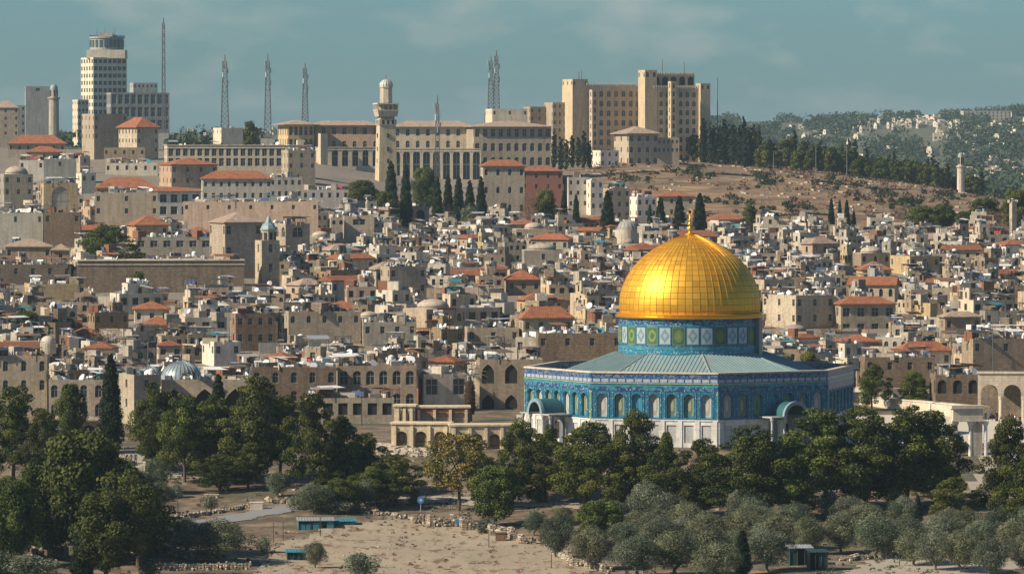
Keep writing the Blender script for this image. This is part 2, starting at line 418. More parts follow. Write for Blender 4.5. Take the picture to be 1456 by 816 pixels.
# ------------------------------------------------------------------ the shrine with the golden dome
def uvcell(t):
    s = t.sep(t.uv()); return s[0], s[1]
def flecks(name, base, fleck, sc=(2.2, 2.2), th=.5, second=None, rough=.35):
    t = NT(name); u, v = uvcell(t); vec = t.comb(t.ma('MULTIPLY', u, sc[0]), t.ma('MULTIPLY', v, sc[1]))
    vo = t.N('TexVoronoi'); vo.inputs['Scale'].default_value = 1; t.k(vec, vo.inputs['Vector'])
    c = t.mix(t.ramp(vo.outputs['Distance'], [(th - .06, (1, 1, 1)), (th, (0, 0, 0))]), base, fleck)
    if second:
        cs = t.sep(vo.outputs['Color']); c = t.mix(t.ramp(cs[0], [(.6, (0, 0, 0)), (.62, (.8, .8, .8))]), c, second)
    n = t.noise(t.pos(), .9, 5); c = t.mix(.5, c, t.ramp(n, [(.3, (.6, .62, .65)), (.7, (1.2, 1.2, 1.2))]), 'MULTIPLY')
    return t.done(c, rough)
flecks('tile_blue', (.018, .10, .20), (.035, .19, .27), (3.4, 3.4), .42, (.05, .18, .20))
flecks('tile_turquoise', (.035, .21, .28), (.08, .32, .35), (1.4, 3.2), .4)
flecks('tile_ornament', (.028, .055, .17), (.42, .42, .36), (2.4, 2.6), .30, (.05, .25, .30))
flecks('tile_deep', (.018, .06, .20), (.10, .26, .36), (3.6, 3.6), .34, (.20, .22, .20))
flecks('tile_strip', (.03, .20, .32), (.55, .56, .48), (3.5, 3.0), .30)
flecks('tile_lime', (.24, .36, .20), (.45, .48, .16), (2.0, 3.0), .4)
def inscription():
    t = NT('tile_inscription'); u, v = uvcell(t)
    f = t.ma('FRACT', t.ma('MULTIPLY', u, 1 / 1.35)); g = t.ma('MULTIPLY', t.ma('GREATER_THAN', f, .1), t.ma('LESS_THAN', f, .92))
    vv = t.ma('FRACT', v); g = t.ma('MULTIPLY', g, t.ma('MULTIPLY', t.ma('GREATER_THAN', vv, .14), t.ma('LESS_THAN', vv, .84)))
    n = t.noise(t.comb(t.ma('MULTIPLY', u, 4.0), t.ma('MULTIPLY', v, 3.2)), 1.6, 3, .5, 1.8)
    sc = t.ramp(n, [(.43, (0, 0, 0)), (.47, (1, 1, 1)), (.56, (1, 1, 1)), (.6, (0, 0, 0))])
    c = t.mix(t.ma('MULTIPLY', g, sc), (.02, .085, .24), (.62, .60, .52)); c = t.mix(t.ma('MULTIPLY', g, .22), c, (.45, .42, .36))
    return t.done(c, .4)
inscription()
def panel_mat(name, edge, ground_c, fig, core, kind='diamond'):
    t = NT(name); u, v = uvcell(t); x = t.ma('ABSOLUTE', t.ma('SUBTRACT', u, .5)); y = t.ma('ABSOLUTE', t.ma('SUBTRACT', v, .5))
    if kind == 'diamond': d = t.ma('ADD', x, y)
    else: d = t.ma('SQRT', t.ma('ADD', t.ma('MULTIPLY', x, x), t.ma('MULTIPLY', y, t.ma('MULTIPLY', y, .45 if kind == 'oval' else 1))))
    n = t.noise(t.comb(t.ma('MULTIPLY', u, 9), t.ma('MULTIPLY', v, 9 if kind != 'oval' else 16)), 1, 3, .6, 2.2)
    nn = t.ramp(n, [(.46, (0, 0, 0)), (.52, (1, 1, 1))])
    c = t.mix(t.ma('LESS_THAN', d, .40 if kind == 'diamond' else .33), ground_c, fig); c = t.mix(t.ma('MULTIPLY', t.ma('LESS_THAN', d, .16), 1), c, core)
    c = t.mix(t.ma('MULTIPLY', nn, .55), c, ground_c); e = t.ma('GREATER_THAN', t.ma('MAXIMUM', x, t.ma('MULTIPLY', y, 1.0)), .42)
    c = t.mix(e, c, edge); return t.done(c, .4)
panel_mat('panel_white', (.04, .14, .22), (.36, .40, .40), (.07, .20, .29), (.36, .34, .24))
panel_mat('panel_green', (.10, .20, .16), (.05, .13, .05), (.24, .27, .08), (.05, .12, .07), 'round')
panel_mat('panel_dark', (.10, .14, .08), (.04, .10, .05), (.12, .19, .08), (.2, .22, .08), 'round')
panel_mat('grille_pale', (.35, .42, .44), (.50, .48, .42), (.30, .28, .25), (.52, .48, .40), 'oval')
panel_mat('grille_yellow', (.04, .17, .25), (.28, .29, .15), (.05, .12, .13), (.32, .32, .2), 'oval')
panel_mat('grille_green', (.04, .20, .26), (.06, .18, .12), (.14, .26, .10), (.05, .13, .09), 'oval')
panel_mat('grille_blue', (.12, .35, .42), (.04, .22, .32), (.06, .30, .38), (.03, .14, .26), 'oval')
def gold():
    t = NT('gold_plates'); u, v = uvcell(t)
    b = t.N('TexBrick'); b.offset = 0; b.inputs['Scale'].default_value = 1; b.inputs['Brick Width'].default_value = 1; b.inputs['Row Height'].default_value = 1.0
    b.inputs['Mortar Size'].default_value = .03; b.inputs['Color1'].default_value = (1, 1, 1, 1); b.inputs['Color2'].default_value = (.0, .0, .0, 1); b.inputs['Mortar'].default_value = (.2, .2, .2, 1)
    t.k(t.comb(u, v), b.inputs['Vector']); n = t.noise(t.pos(), .35, 4)
    c = t.mix(t.sep(b.outputs[0])[0], (.78, .40, .028), (.92, .50, .045)); c = t.mix(.5, c, t.ramp(n, [(.3, (.72, .70, .62)), (.7, (1.05, 1.03, 1))]), 'MULTIPLY')
    c = t.mix(b.outputs['Fac'], c, (.16, .07, .015)); rg = t.N('MapRange'); rg.inputs['To Min'].default_value = .44; rg.inputs['To Max'].default_value = .52
    t.k(t.sep(b.outputs[0])[0], rg.inputs[0]); t.bump(t.ma('SUBTRACT', 1.0, b.outputs['Fac']), .05, .5)
    return t.done(c, rg.outputs[0], .62)
gold()
t_ = NT('gold_trim'); t_.done((.85, .46, .045), .35, .75)
def lead():
    t = NT('lead_roof'); n = t.noise(t.pos(), .5, 6, .6); c = t.mix(n, (.15, .245, .265), (.29, .38, .38))
    c = t.mix(t.ramp(t.noise(t.pos(), .18, 3), [(.62, (0, 0, 0)), (.72, (.7, .7, .7))]), c, (.30, .23, .13)); return t.done(c, .6, .1)
lead()
plain('trim_tile', (.20, .29, .31), .6); plain('vault_tile', (.018, .09, .115), .6); plain('silver_lead', (.30, .36, .37), .38, .35, .3, 1.2)

def shrine():
    cx, cy, RO = X(981, 830), 830.0, 26.9
    rt = root('domed_shrine', 'blue tiled octagonal shrine under a great golden dome', 'shrine', loc=(cx, cy, 0))
    th = [R(7.5 + 45 * k) for k in range(8)]
    def cor(k, r=RO): a = th[k % 8]; return Vector((r * math.sin(a), -r * math.cos(a), 0))
    side = (cor(1) - cor(0)).length
    def ring(mb, r0, r1, z0, z1, mat, out=True):
        for k in range(8):
            a, b = cor(k, r0), cor(k + 1, r0); c, d = cor(k, r1), cor(k + 1, r1); v0 = 0
            mb.face([(a.x, a.y, z0), (b.x, b.y, z0), (d.x, d.y, z1), (c.x, c.y, z1)], mat, [(k * side, 0), ((k + 1) * side, 0), ((k + 1) * side, z1 - z0 + abs(r1 - r0)), (k * side, z1 - z0 + abs(r1 - r0))])
    def band(name, z0, z1, mat, r, uvh=None, capm=None):
        mb = MB(); ring(mb, r, r, z0, z1, mat)
        if uvh: mb.uv = [[(a, b / (z1 - z0)) for a, b in q] for q in mb.uv]
        ring(mb, r, RO - .1, z1, z1 + .001, capm or mat); ring(mb, RO - .1, r, z0 - .001, z0, capm or mat); return mb.build(name, rt, uv=True)
    # marble plinth with sunk panels, tiled storey with seven arched bays a side
    base = MB(); tile = MB(); strips = MB(); pil = MB(); bp = []; tp = []; yel = MB()
    pitch = side / 7.35; cols = [(side / 2 + (i - 3) * pitch, 1.75) for i in range(7)]
    for k in range(8):
        a, b = cor(k), cor(k + 1); u = (b - a).normalized(); az = th[k] + R(22.5); n = Vector((math.sin(az), -math.cos(az), 0)); ang = az
        q = facade(base, a, u, n, side, -1.2, 4.2, [(c, 1.55) for c, w in cols], [(.7, 2.75)], 'marble', .16)
        bp += [(p, w, h, ang) for p, w, h in q]
        q = facade(tile, a, u, n, side, 4.2, 8.9, [(c, 1.6) for c, w in cols], [(4.62, 3.75)], 'tile_blue', .42, 'round', 'tile_turquoise')
        for i, (p, w, h) in enumerate(q): tp.append((p, w, h, ang, k, i))
        M4 = Matrix.Translation(a) @ Matrix.Rotation(ang, 4, 'Z')
        for i in range(8):
            x = side / 2 + (i - 3.5) * pitch
            for s in (-.3, .3):
                strips_w = .13
                strips.box(x + s - strips_w / 2, x + s + strips_w / 2, -.07, .02, 4.35, 8.6, 'tile_strip', M4=M4)
            pil.box(x - .34, x + .34, -.13, .02, -1.2, 4.1, 'marble', M4=M4)
        for x in (.12, side - .12): strips.box(x - .12, x + .12, -.05, .03, 4.3, 8.8, 'tile_lime' if k in (7, 6) else 'tile_strip', M4=M4)
        for c, w in cols:                                              # raised arch mouldings round every bay
            for qd in range(10):
                t0, t1 = math.pi * qd / 10, math.pi * (qd + 1) / 10
                for t in ((t0 + t1) / 2,):
                    pp = M4 @ Vector((c - math.cos(t) * .86, -.06, 7.52 + math.sin(t) * .86)); strips.tube(pp - Vector((0, 0, 0)) + u * (-math.sin(t) * .14) - Vector((0, 0, math.cos(t) * .14)), pp + u * (math.sin(t) * .14) + Vector((0, 0, math.cos(t) * .14)), .07, .07, 'tile_strip', 4)
    bo = base.build('marble_plinth', rt)
    for p, w, h, ang in bp:
        m = link('marble_panel', pane_mesh('marble_veined'), bo); m.location = p; m.scale = (w, 1, h); m.rotation_euler = (0, 0, ang)
    pil.build('plinth_pilasters', rt); to = tile.build('tiled_wall', rt); 
    # a planar UV in metres for the tile pattern
    me = to.data; l = me.uv_layers.new(name='UVMap'); me.uv_layers.active = l
    for p in me.polygons:
        for li in p.loop_indices:
            co = me.vertices[me.loops[li].vertex_index].co; l.data[li].uv = (co.x * 1.0 + co.y * .83, co.z)
    sb = strips.build('tile_mouldings', rt, uv=True); l = sb.data.uv_layers[0]
    for p in sb.data.polygons:
        for li in p.loop_indices:
            co = sb.data.vertices[sb.data.loops[li].vertex_index].co; l.data[li].uv = (co.x + co.y * .83, co.z)
    seq = ['grille_pale', 'grille_yellow', 'grille_blue', 'grille_pale', 'grille_yellow', 'grille_yellow', 'grille_pale']
    seq2 = ['grille_pale', 'grille_yellow', 'grille_green', 'grille_blue', 'grille_green', 'grille_yellow', 'grille_pale']
    for p, w, h, ang, k, i in tp:
        s = seq2 if k % 2 == 0 else seq
        o = link('window', pane_mesh(s[i] if k != 6 else ['grille_yellow', 'grille_pale', 'grille_yellow'][i % 3]), rt); o.location = p; o.scale = (w, 1, h); o.rotation_euler = (0, 0, ang)
    band('plinth_course', 4.1, 4.32, 'marble', RO + .12)
    band('ornament_band', 8.75, 9.45, 'tile_ornament', RO + .06)
    band('turquoise_band', 9.45, 9.85, 'tile_turquoise', RO + .03)
    band('turquoise_moulding', 9.85, 10.02, 'tile_lime', RO + .16)
    band('inscription_band', 10.02, 10.75, 'tile_inscription', RO + .05, uvh=1)
    band('upper_tile_band', 10.75, 11.48, 'tile_deep', RO + .03)
    mb = MB(); ring(mb, RO + .18, RO + .18, 11.48, 11.72, 'trim_stone'); ring(mb, RO + .18, RO - .75, 11.72, 11.74, 'trim_stone'); ring(mb, RO - .75, RO - .75, 11.72, 9.9, 'tile_deep'); ring(mb, RO - .75, 21.4, 9.9, 9.95, 'roof_slab'); ring(mb, RO - .1, RO + .18, 11.479, 11.48, 'trim_stone')
    mb.build('parapet', rt, uv=True)
    # seamed lead roof between the parapet and the drum
    mb = MB(); ring(mb, 22.6, 22.6, 9.9, 10.25, 'lead_roof'); ring(mb, 22.6, 12.0, 10.25, 13.95, 'lead_roof')
    for k in range(8):
        a, b, c, d = cor(k, 22.6), cor(k + 1, 22.6), cor(k, 12.0), cor(k + 1, 12.0)
        az = th[k] + R(22.5); u = (b - a).normalized(); nn = Vector((math.sin(az), -math.cos(az), 0)); L = (b - a).length; l = (d - c).length
        m = int(L / .62)
        for i in range(m + 1):
            x = L * i / m - L / 2; ap = 22.6 * math.cos(R(22.5)); ip = 12.0 * math.cos(R(22.5))
            top = ip if abs(x) <= l / 2 else ip + (abs(x) - l / 2) / (L / 2 - l / 2) * (ap - ip)
            f = (ap - top) / (ap - ip); mb.tube(nn * ap + u * x + Vector((0, 0, 10.28)), nn * top + u * x + Vector((0, 0, 10.28 + 3.7 * f)), .075, .075, 'lead_roof', 4)
        mb.tube(cor(k, 22.6) + Vector((0, 0, 10.3)), cor(k, 12.0) + Vector((0, 0, 14.0)), .14, .14, 'lead_roof', 5)
    mb.build('lead_roof', rt)
    # drum
    RD = 11.5; mb = MB()
    def cyl(mb, r, z0, z1, mat, n=64):
        for i in range(n):
            a, b = 2 * math.pi * i / n, 2 * math.pi * (i + 1) / n; s = 2 * math.pi * r / n
            mb.face([(r * math.sin(a), -r * math.cos(a), z0), (r * math.sin(b), -r * math.cos(b), z0), (r * math.sin(b), -r * math.cos(b), z1), (r * math.sin(a), -r * math.cos(a), z1)], mat, [(i * s, 0), (i * s + s, 0), (i * s + s, z1 - z0), (i * s, z1 - z0)])
    cyl(mb, RD, 13.2, 19.6, 'tile_blue'); mb.build('drum', rt, uv=True)
    for z0, z1, m, r in ((13.5, 13.95, 'tile_turquoise', .10), (14.0, 14.55, 'tile_strip', .05), (14.6, 15.15, 'tile_turquoise', .08), (15.15, 15.32, 'tile_deep', .05), (18.42, 18.6, 'tile_strip', .06), (18.6, 19.5, 'tile_ornament', .03)):
        mb = MB(); cyl(mb, RD + r, z0, z1, m); mb.build('drum_band', rt, uv=True)
    kinds = ['panel_green', 'panel_white', 'panel_green', 'panel_white', 'panel_green', 'panel_white', 'panel_dark', 'panel_white', 'panel_white', 'panel_dark', 'panel_white', 'panel_white', 'panel_dark', 'panel_green']
    for i in range(32):
        mb = MB(); a0 = R(-84) + 2 * math.pi * i / 32; da = 2 * math.pi / 32
        for j in range(3):
            a, b = a0 + da * (.03 + .94 * j / 3), a0 + da * (.03 + .94 * (j + 1) / 3); r = RD + .07
            mb.face([(r * math.sin(a), -r * math.cos(a), 15.35), (r * math.sin(b), -r * math.cos(b), 15.35), (r * math.sin(b), -r * math.cos(b), 18.38), (r * math.sin(a), -r * math.cos(a), 18.38)], kinds[i % 14], [(j / 3, 0), ((j + 1) / 3, 0), ((j + 1) / 3, 1), (j / 3, 1)])
        mb.build('tile_panel', rt, uv=True)
    for az in (R(68), R(158), R(-22 - 90), R(-110 - 90)):
        if az == R(-22 - 90): continue
        mb = MB(); M4 = Matrix.Rotation(az, 4, 'Z'); mb.box(-.75, .75, -RD - .65, -RD + .3, 13.4, 19.5, 'tile_deep', M4=M4); mb.build('buttress', rt)
    # gold dome
    prof = [(10.9, 19.95), (11.28, 20.3), (11.38, 21.0), (11.40, 21.8), (11.33, 22.7), (11.15, 23.6), (10.87, 24.5), (10.45, 25.5), (9.85, 26.6), (9.15, 27.6), (8.3, 28.55), (7.3, 29.45), (6.2, 30.25), (5.0, 31.0), (3.8, 31.65), (2.6, 32.2), (1.5, 32.6), (.7, 32.85), (0, 32.95)]
    mb = MB(); mb.lathe(prof, 'gold_plates', 60); do = mb.build('gold_dome', rt, smooth=True, uv=True)
    rb = MB()
    for i in range(60):
        a = 2 * math.pi * i / 60
        for (r0, z0), (r1, z1) in zip(prof[:-2], prof[1:-1]):
            rb.tube((r0 * math.cos(a), r0 * math.sin(a), z0), (r1 * math.cos(a), r1 * math.sin(a), z1), .06, .05, 'gold_trim', 4)
    rb.build('dome_ribs', do)
    mb = MB(); mb.lathe([(11.4, 19.45), (12.0, 19.6), (12.05, 19.85), (11.75, 19.95), (11.75, 20.08), (11.95, 20.2), (11.5, 20.34), (11.2, 20.34)], 'gold_trim', 64); mb.build('gold_cornice', rt, smooth=False)
    mb = MB(); mb.lathe([(.9, 32.8), (.8, 33.0), (.25, 33.2), (.2, 33.45), (.55, 33.75), (.2, 34.05), (.15, 34.2), (.42, 34.5), (.15, 34.8), (.12, 34.9), (.3, 35.15), (.1, 35.4), (.07, 36.0), (0, 36.05)], 'gold_trim', 12)
    for i in range(14):
        a, b = R(-60 + 300 * i / 14 - 210 + 90), R(-60 + 300 * (i + 1) / 14 - 210 + 90)
        w = .05 + .07 * math.sin(math.pi * (i + .5) / 14); mb.tube((.42 * math.cos(a), 0, 36.45 + .42 * math.sin(a)), (.42 * math.cos(b), 0, 36.45 + .42 * math.sin(b)), w, w, 'gold_trim', 5)
    mb.build('finial', rt, smooth=True)
    # porches over four doors
    for k, off in ((0, 1.6), (2, 0), (4, 0), (6, 0)):
        a, b = cor(k), cor(k + 1); u = (b - a).normalized(); az = th[k] + R(22.5)
        M4 = Matrix.Translation((a + b) / 2 + u * off) @ Matrix.Rotation(az, 4, 'Z')
        e = bpy.data.objects.new('porch', None); C.objects.link(e); e.parent = rt; e.matrix_local = M4
        mb = MB(); D_ = 4.2
        mb.box(-4.6, -1.8, -D_, -.3, 4.6, 4.8, 'marble_veined'); mb.box(1.8, 4.6, -D_, -.3, 4.6, 4.8, 'marble_veined'); mb.build('canopy', e)
        mb = MB(); n = 14
        for i in range(n):
            t0, t1 = math.pi * i / n, math.pi * (i + 1) / n
            for r, m in ((2.2, 'vault_tile'), (1.85, 'vault_tile')):
                mb.face([(-math.cos(t) * r, y, 4.85 + math.sin(t) * r) for t, y in ((t0, -D_), (t1, -D_), (t1, -.2), (t0, -.2))], m)
            mb.face([(-math.cos(t) * r, -D_ - .02, 4.85 + math.sin(t) * r) for t, r in ((t0, 1.75), (t1, 1.75), (t1, 2.32), (t0, 2.32))], 'trim_tile')
            mb.face([(-math.cos(t) * 2.32, y, 4.85 + math.sin(t) * 2.32) for t, y in ((t0, -D_ - .02), (t1, -D_ - .02), (t1, -D_ + .5), (t0, -D_ + .5))], 'trim_tile')
        mb.build('vault', e)
        for x in (-4.3, -2.0, 2.0, 4.3):
            mb = MB(); mb.lathe([(.32, -1.2), (.32, .1), (.2, .3), (.18, 3.9), (.32, 4.3), (.32, 4.6)], 'marble_veined', 10, (x, -D_ + .4)); mb.build('column', e)
        mb = MB(); facade(mb, (-2.2, -.25, 0), (1, 0, 0), (0, -1, 0), 4.4, -.9, 5, [(2.2, 2.2)], [(-.8, 4.9)], 'tile_deep', .2); 
        mb.build('door_surround', e, uv=True); 
        dd = link('door', pane_mesh('dark'), e); dd.location = (0, .05, -.8); dd.scale = (2.3, 1, 4.95)
    mb = MB(); ring(mb, RO + 1.4, RO + 1.4, -1.4, -.35, 'marble'); ring(mb, RO + 1.4, RO, -.35, -.34, 'marble'); mb.build('steps', rt, uv=True)
shrine()
# ------------------------------------------------------------------ trees
def card_mesh(name, cen, nor, size, shade, mat, aspect=.7, up=None):
    n = len(cen); nor = nor / (np.linalg.norm(nor, axis=1, keepdims=True) + 1e-9)
    r = nrng.normal(size=(n, 3)) if up is None else np.tile(np.array(up, float), (n, 1)) + nrng.normal(size=(n, 3)) * .35
    t = np.cross(nor, r); t /= np.linalg.norm(t, axis=1, keepdims=True) + 1e-9; b = np.cross(nor, t)
    s = (size * nrng.uniform(.6, 1.35, n))[:, None]; k = aspect
    v = np.stack([cen - b * s, cen + t * s * k - b * s * .1, cen + b * s, cen - t * s * k + b * s * .1], 1).reshape(-1, 3)
    me = bpy.data.meshes.new(name); me.vertices.add(n * 4); me.vertices.foreach_set('co', v.ravel())
    me.loops.add(n * 4); me.loops.foreach_set('vertex_index', np.arange(n * 4)); me.polygons.add(n)
    me.polygons.foreach_set('loop_start', np.arange(n) * 4); me.polygons.foreach_set('loop_total', np.full(n, 4)); me.update(calc_edges=True)
    a = me.attributes.new('shade', 'FLOAT', 'FACE'); a.data.foreach_set('value', shade.astype(np.float32)); me.materials.append(M[mat]); return me
def blob(c, rad, n, flat=.8, shell=.65, up=.15):
    d = nrng.normal(size=(n, 3)); d[:, 2] += up; d /= np.linalg.norm(d, axis=1, keepdims=True)
    r = nrng.uniform(shell, 1.08, n)[:, None]; p = np.array(c) + d * r * rad * np.array([1, 1, flat])
    return p, d + nrng.normal(size=(n, 3)) * .55
def tree_proto(name, trunk_m, crown_m, mat, H, spec, size, trunk=(.25, 3.5), limbs=5, lean=.3, aspect=.7, up=None):
    """spec: list of (center, radius, cards, flat); returns (trunk mesh, crown mesh)"""
    cs, ns, sh = [], [], []
    for c, rad, n, flat in spec:
        p, d = blob(c, rad, n, flat); cs.append(p); ns.append(d); base = nrng.uniform(.1, .75); sh.append(np.clip(base + nrng.normal(size=n) * .22, 0, 1))
    crown = card_mesh(name + '_crown', np.concatenate(cs), np.concatenate(ns), size, np.concatenate(sh), mat, aspect, up)
    mb = MB(); p = Vector((0, 0, -.6)); r = trunk[0]; top = trunk[1]; q = p; k = 5
    pts = [Vector((lean * math.sin(i * 1.3) * i / k, lean * math.cos(i * 1.7) * i / k, -.6 + (top + .6) * i / k)) for i in range(k + 1)]
    for i in range(k): mb.tube(pts[i], pts[i + 1], r * (1 - .5 * i / k), r * (1 - .5 * (i + 1) / k), trunk_m, 8)
    big = sorted(spec, key=lambda s: -s[1])[:limbs * 2]; rng.shuffle(big)
    for s in big[:limbs]:
        c = Vector(s[0]); st = pts[rng.choice((k - 2, k - 1, k))]; mid = (st + c) / 2 + Vector((0, 0, -.15 * (c - st).length)); mb.tube(st, mid, r * .42, r * .28, trunk_m, 6); mb.tube(mid, c, r * .28, r * .1, trunk_m, 5)
    to = mb.build('trunk'); me = to.data; bpy.data.objects.remove(to); return me, crown
PROTO = {}
def crown_spec(H, z0, Rm, n, rmin, rmax, cards, prof, flat=.75, core=True):
    sp = []
    for i in range(n):
        t = (i + rng.random()) / n; z = z0 + (H - z0) * t; r = prof(t) * Rm; a = i * 2.4 + rng.uniform(-.5, .5); k = rng.uniform(.45, .92)
        rad = rng.uniform(rmin, rmax) * (.75 + .35 * prof(t)); sp.append(((math.cos(a) * max(0, r - rad * .6) * k * 1.15, math.sin(a) * max(0, r - rad * .6) * k * 1.15, min(z, H - rad * flat)), rad, int(cards * rad * rad), flat))
    if core:
        for t in (.25, .5, .75): sp.append(((0, 0, z0 + (H - z0) * t), prof(t) * Rm * .55, int(cards * 1.2 * (prof(t) * Rm * .55) ** 2), 1.0))
    return sp
umb = lambda t: (math.sin(math.pi * min(1, (.18 + t * .82)) ** .9) ** .55) if t < .98 else .3
rnd = lambda t: max(.25, math.sin(math.pi * (.12 + .8 * t)) ** .7)
def ragged(i):
    sp = []; lob = [(rng.uniform(0, 6.28), rng.uniform(.75, 1.25)) for _ in range(4)]; n = 58
    for k in range(n):
        t = (k + rng.random()) / n; z = 1.6 + .35 * i + (10.4 - .35 * i) * t; a = k * 2.4 + rng.uniform(-.7, .7)
        w = sum(l * max(0, math.cos(a - p)) ** 2 for p, l in lob) / 2 + .35; r = 4.7 * umb(t) * min(1.25, .62 + .45 * w) * rng.uniform(.35, 1.0)
        rad = rng.uniform(.7, 1.45) * (.7 + .4 * umb(t)); sp.append(((math.cos(a) * r, math.sin(a) * r, min(z, 12.2 - rad * .6) + .7 * math.sin(a * 1.0 + i)), rad, int(270 * rad * rad), rng.uniform(.5, .75)))
    for t in (.2, .4, .6, .8): sp.append((((rng.uniform(-.6, .6)), rng.uniform(-.6, .6), 2.4 + 9 * t), 2.2 * umb(t), 800, 1.0))
    return sp
for i in range(7):
    PROTO['pine', i] = tree_proto('pine', 'bark', 'c', 'pine_needles', 12, ragged(i % 4), .135, (.3, 8.5), 9)
for i in range(4):
    PROTO['olive', i] = tree_proto('olive', 'bark_grey', 'c', 'olive_leaves', 5, crown_spec(5, 1.3, 3.0, 22, .7, 1.25, 520, rnd, .8), .095, (.22, 2.2), 7, .5, .4)
for i in range(3):
    sp = []
    for k in range(34):
        t = k / 33; a = k * 2.4; r = .98 * min(1, t * 6 + .35) * (1 - t) ** .62 + .04; sp.append(((math.cos(a) * r * .55, math.sin(a) * r * .55, .7 + 10.6 * t), .14 + r * .62, int(150 + 600 * r), 1.7))
    PROTO['cypress', i] = tree_proto('cypress', 'bark', 'c', 'cypress_needles', 12, sp, .13, (.2, 6), 0, .05, .5)
for i in range(3):
    PROTO['broad', i] = tree_proto('broad', 'bark', 'c', 'broad_leaves', 9, crown_spec(9, 1.6, 3.8, 34, .7, 1.4, 360, rnd, .85), .14, (.25, 6), 8)
    PROTO['autumn', i] = tree_proto('autumn', 'bark', 'c', 'autumn_leaves', 9, crown_spec(9, 2.6, 4.0, 40, .55, 1.1, 260, rnd, .8, False), .14, (.2, 6), 10)
    PROTO['bare', i] = tree_proto('bare', 'bark_grey', 'c', 'dry_twigs', 7, crown_spec(7, 1.4, 3.2, 30, .5, 1.1, 90, rnd, .9, False), .22, (.18, 5), 12, .3, .15)
    PROTO['bush', i] = tree_proto('bush', 'bark_grey', 'c', 'olive_leaves', 2.4, crown_spec(2.4, .3, 1.6, 12, .45, .8, 420, rnd, .85), .11, (.08, .8), 4, .1, .4)
for i in range(3):      # lighter builds of the same kinds for the far slope
    PROTO['pine_far', i] = tree_proto('pine', 'bark', 'c', 'pine_needles', 12, crown_spec(12, 2.2, 4.2, 16, 1.2, 2.1, 46, umb, .75), .42, (.35, 9), 3)
    sp = [((math.cos(k * 2.4) * .35, math.sin(k * 2.4) * .35, .9 + 10.3 * k / 13), .95 * math.sin(math.pi * (.12 + .86 * k / 13)) ** .6 * (1 - .3 * k / 13), 65, 1.5) for k in range(14)]
    PROTO['cypress_far', i] = tree_proto('cypress', 'bark', 'c', 'cypress_needles', 12, sp, .34, (.2, 6), 0, .05, .6)
NAMES = {'pine': ('pine_tree', 'pine'), 'olive': ('olive_tree', 'olive tree'), 'cypress': ('cypress_tree', 'cypress'), 'broad': ('broadleaf_tree', 'tree'), 'autumn': ('autumn_tree', 'tree'), 'bare': ('bare_tree', 'bare tree'), 'bush': ('bush', 'bush')}
DIM = {'pine': (12, 9.2), 'olive': (5, 6.2), 'cypress': (12, 2.4), 'broad': (9, 8), 'autumn': (9, 8.4), 'bare': (7, 6.6), 'bush': (2.4, 3.3)}
TREES = []
def tree(kind, px, ytop, ybase, w, label, group=None, D=None, col=(1, 1, 1), i=None):
    base = kind.split('_')[0]; D = D or solve(px, ybase); x = X(px, D); z = ground(x, D); h = max(1.5, ZZ(ytop, D) - z)
    n = sum(1 for k in PROTO if k[0] == kind); i = rng.randrange(n) if i is None else i % n
    t = root(NAMES[base][0], label, NAMES[base][1], group, (x, D, z), rng.uniform(0, 6.28)); H0, W0 = DIM[base]; sxy = w * D / F / W0
    t.scale = (sxy, sxy, h / H0)
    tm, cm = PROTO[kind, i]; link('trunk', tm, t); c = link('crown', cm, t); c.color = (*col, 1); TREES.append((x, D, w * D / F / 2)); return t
G_ = 'pines in front of the shrine'
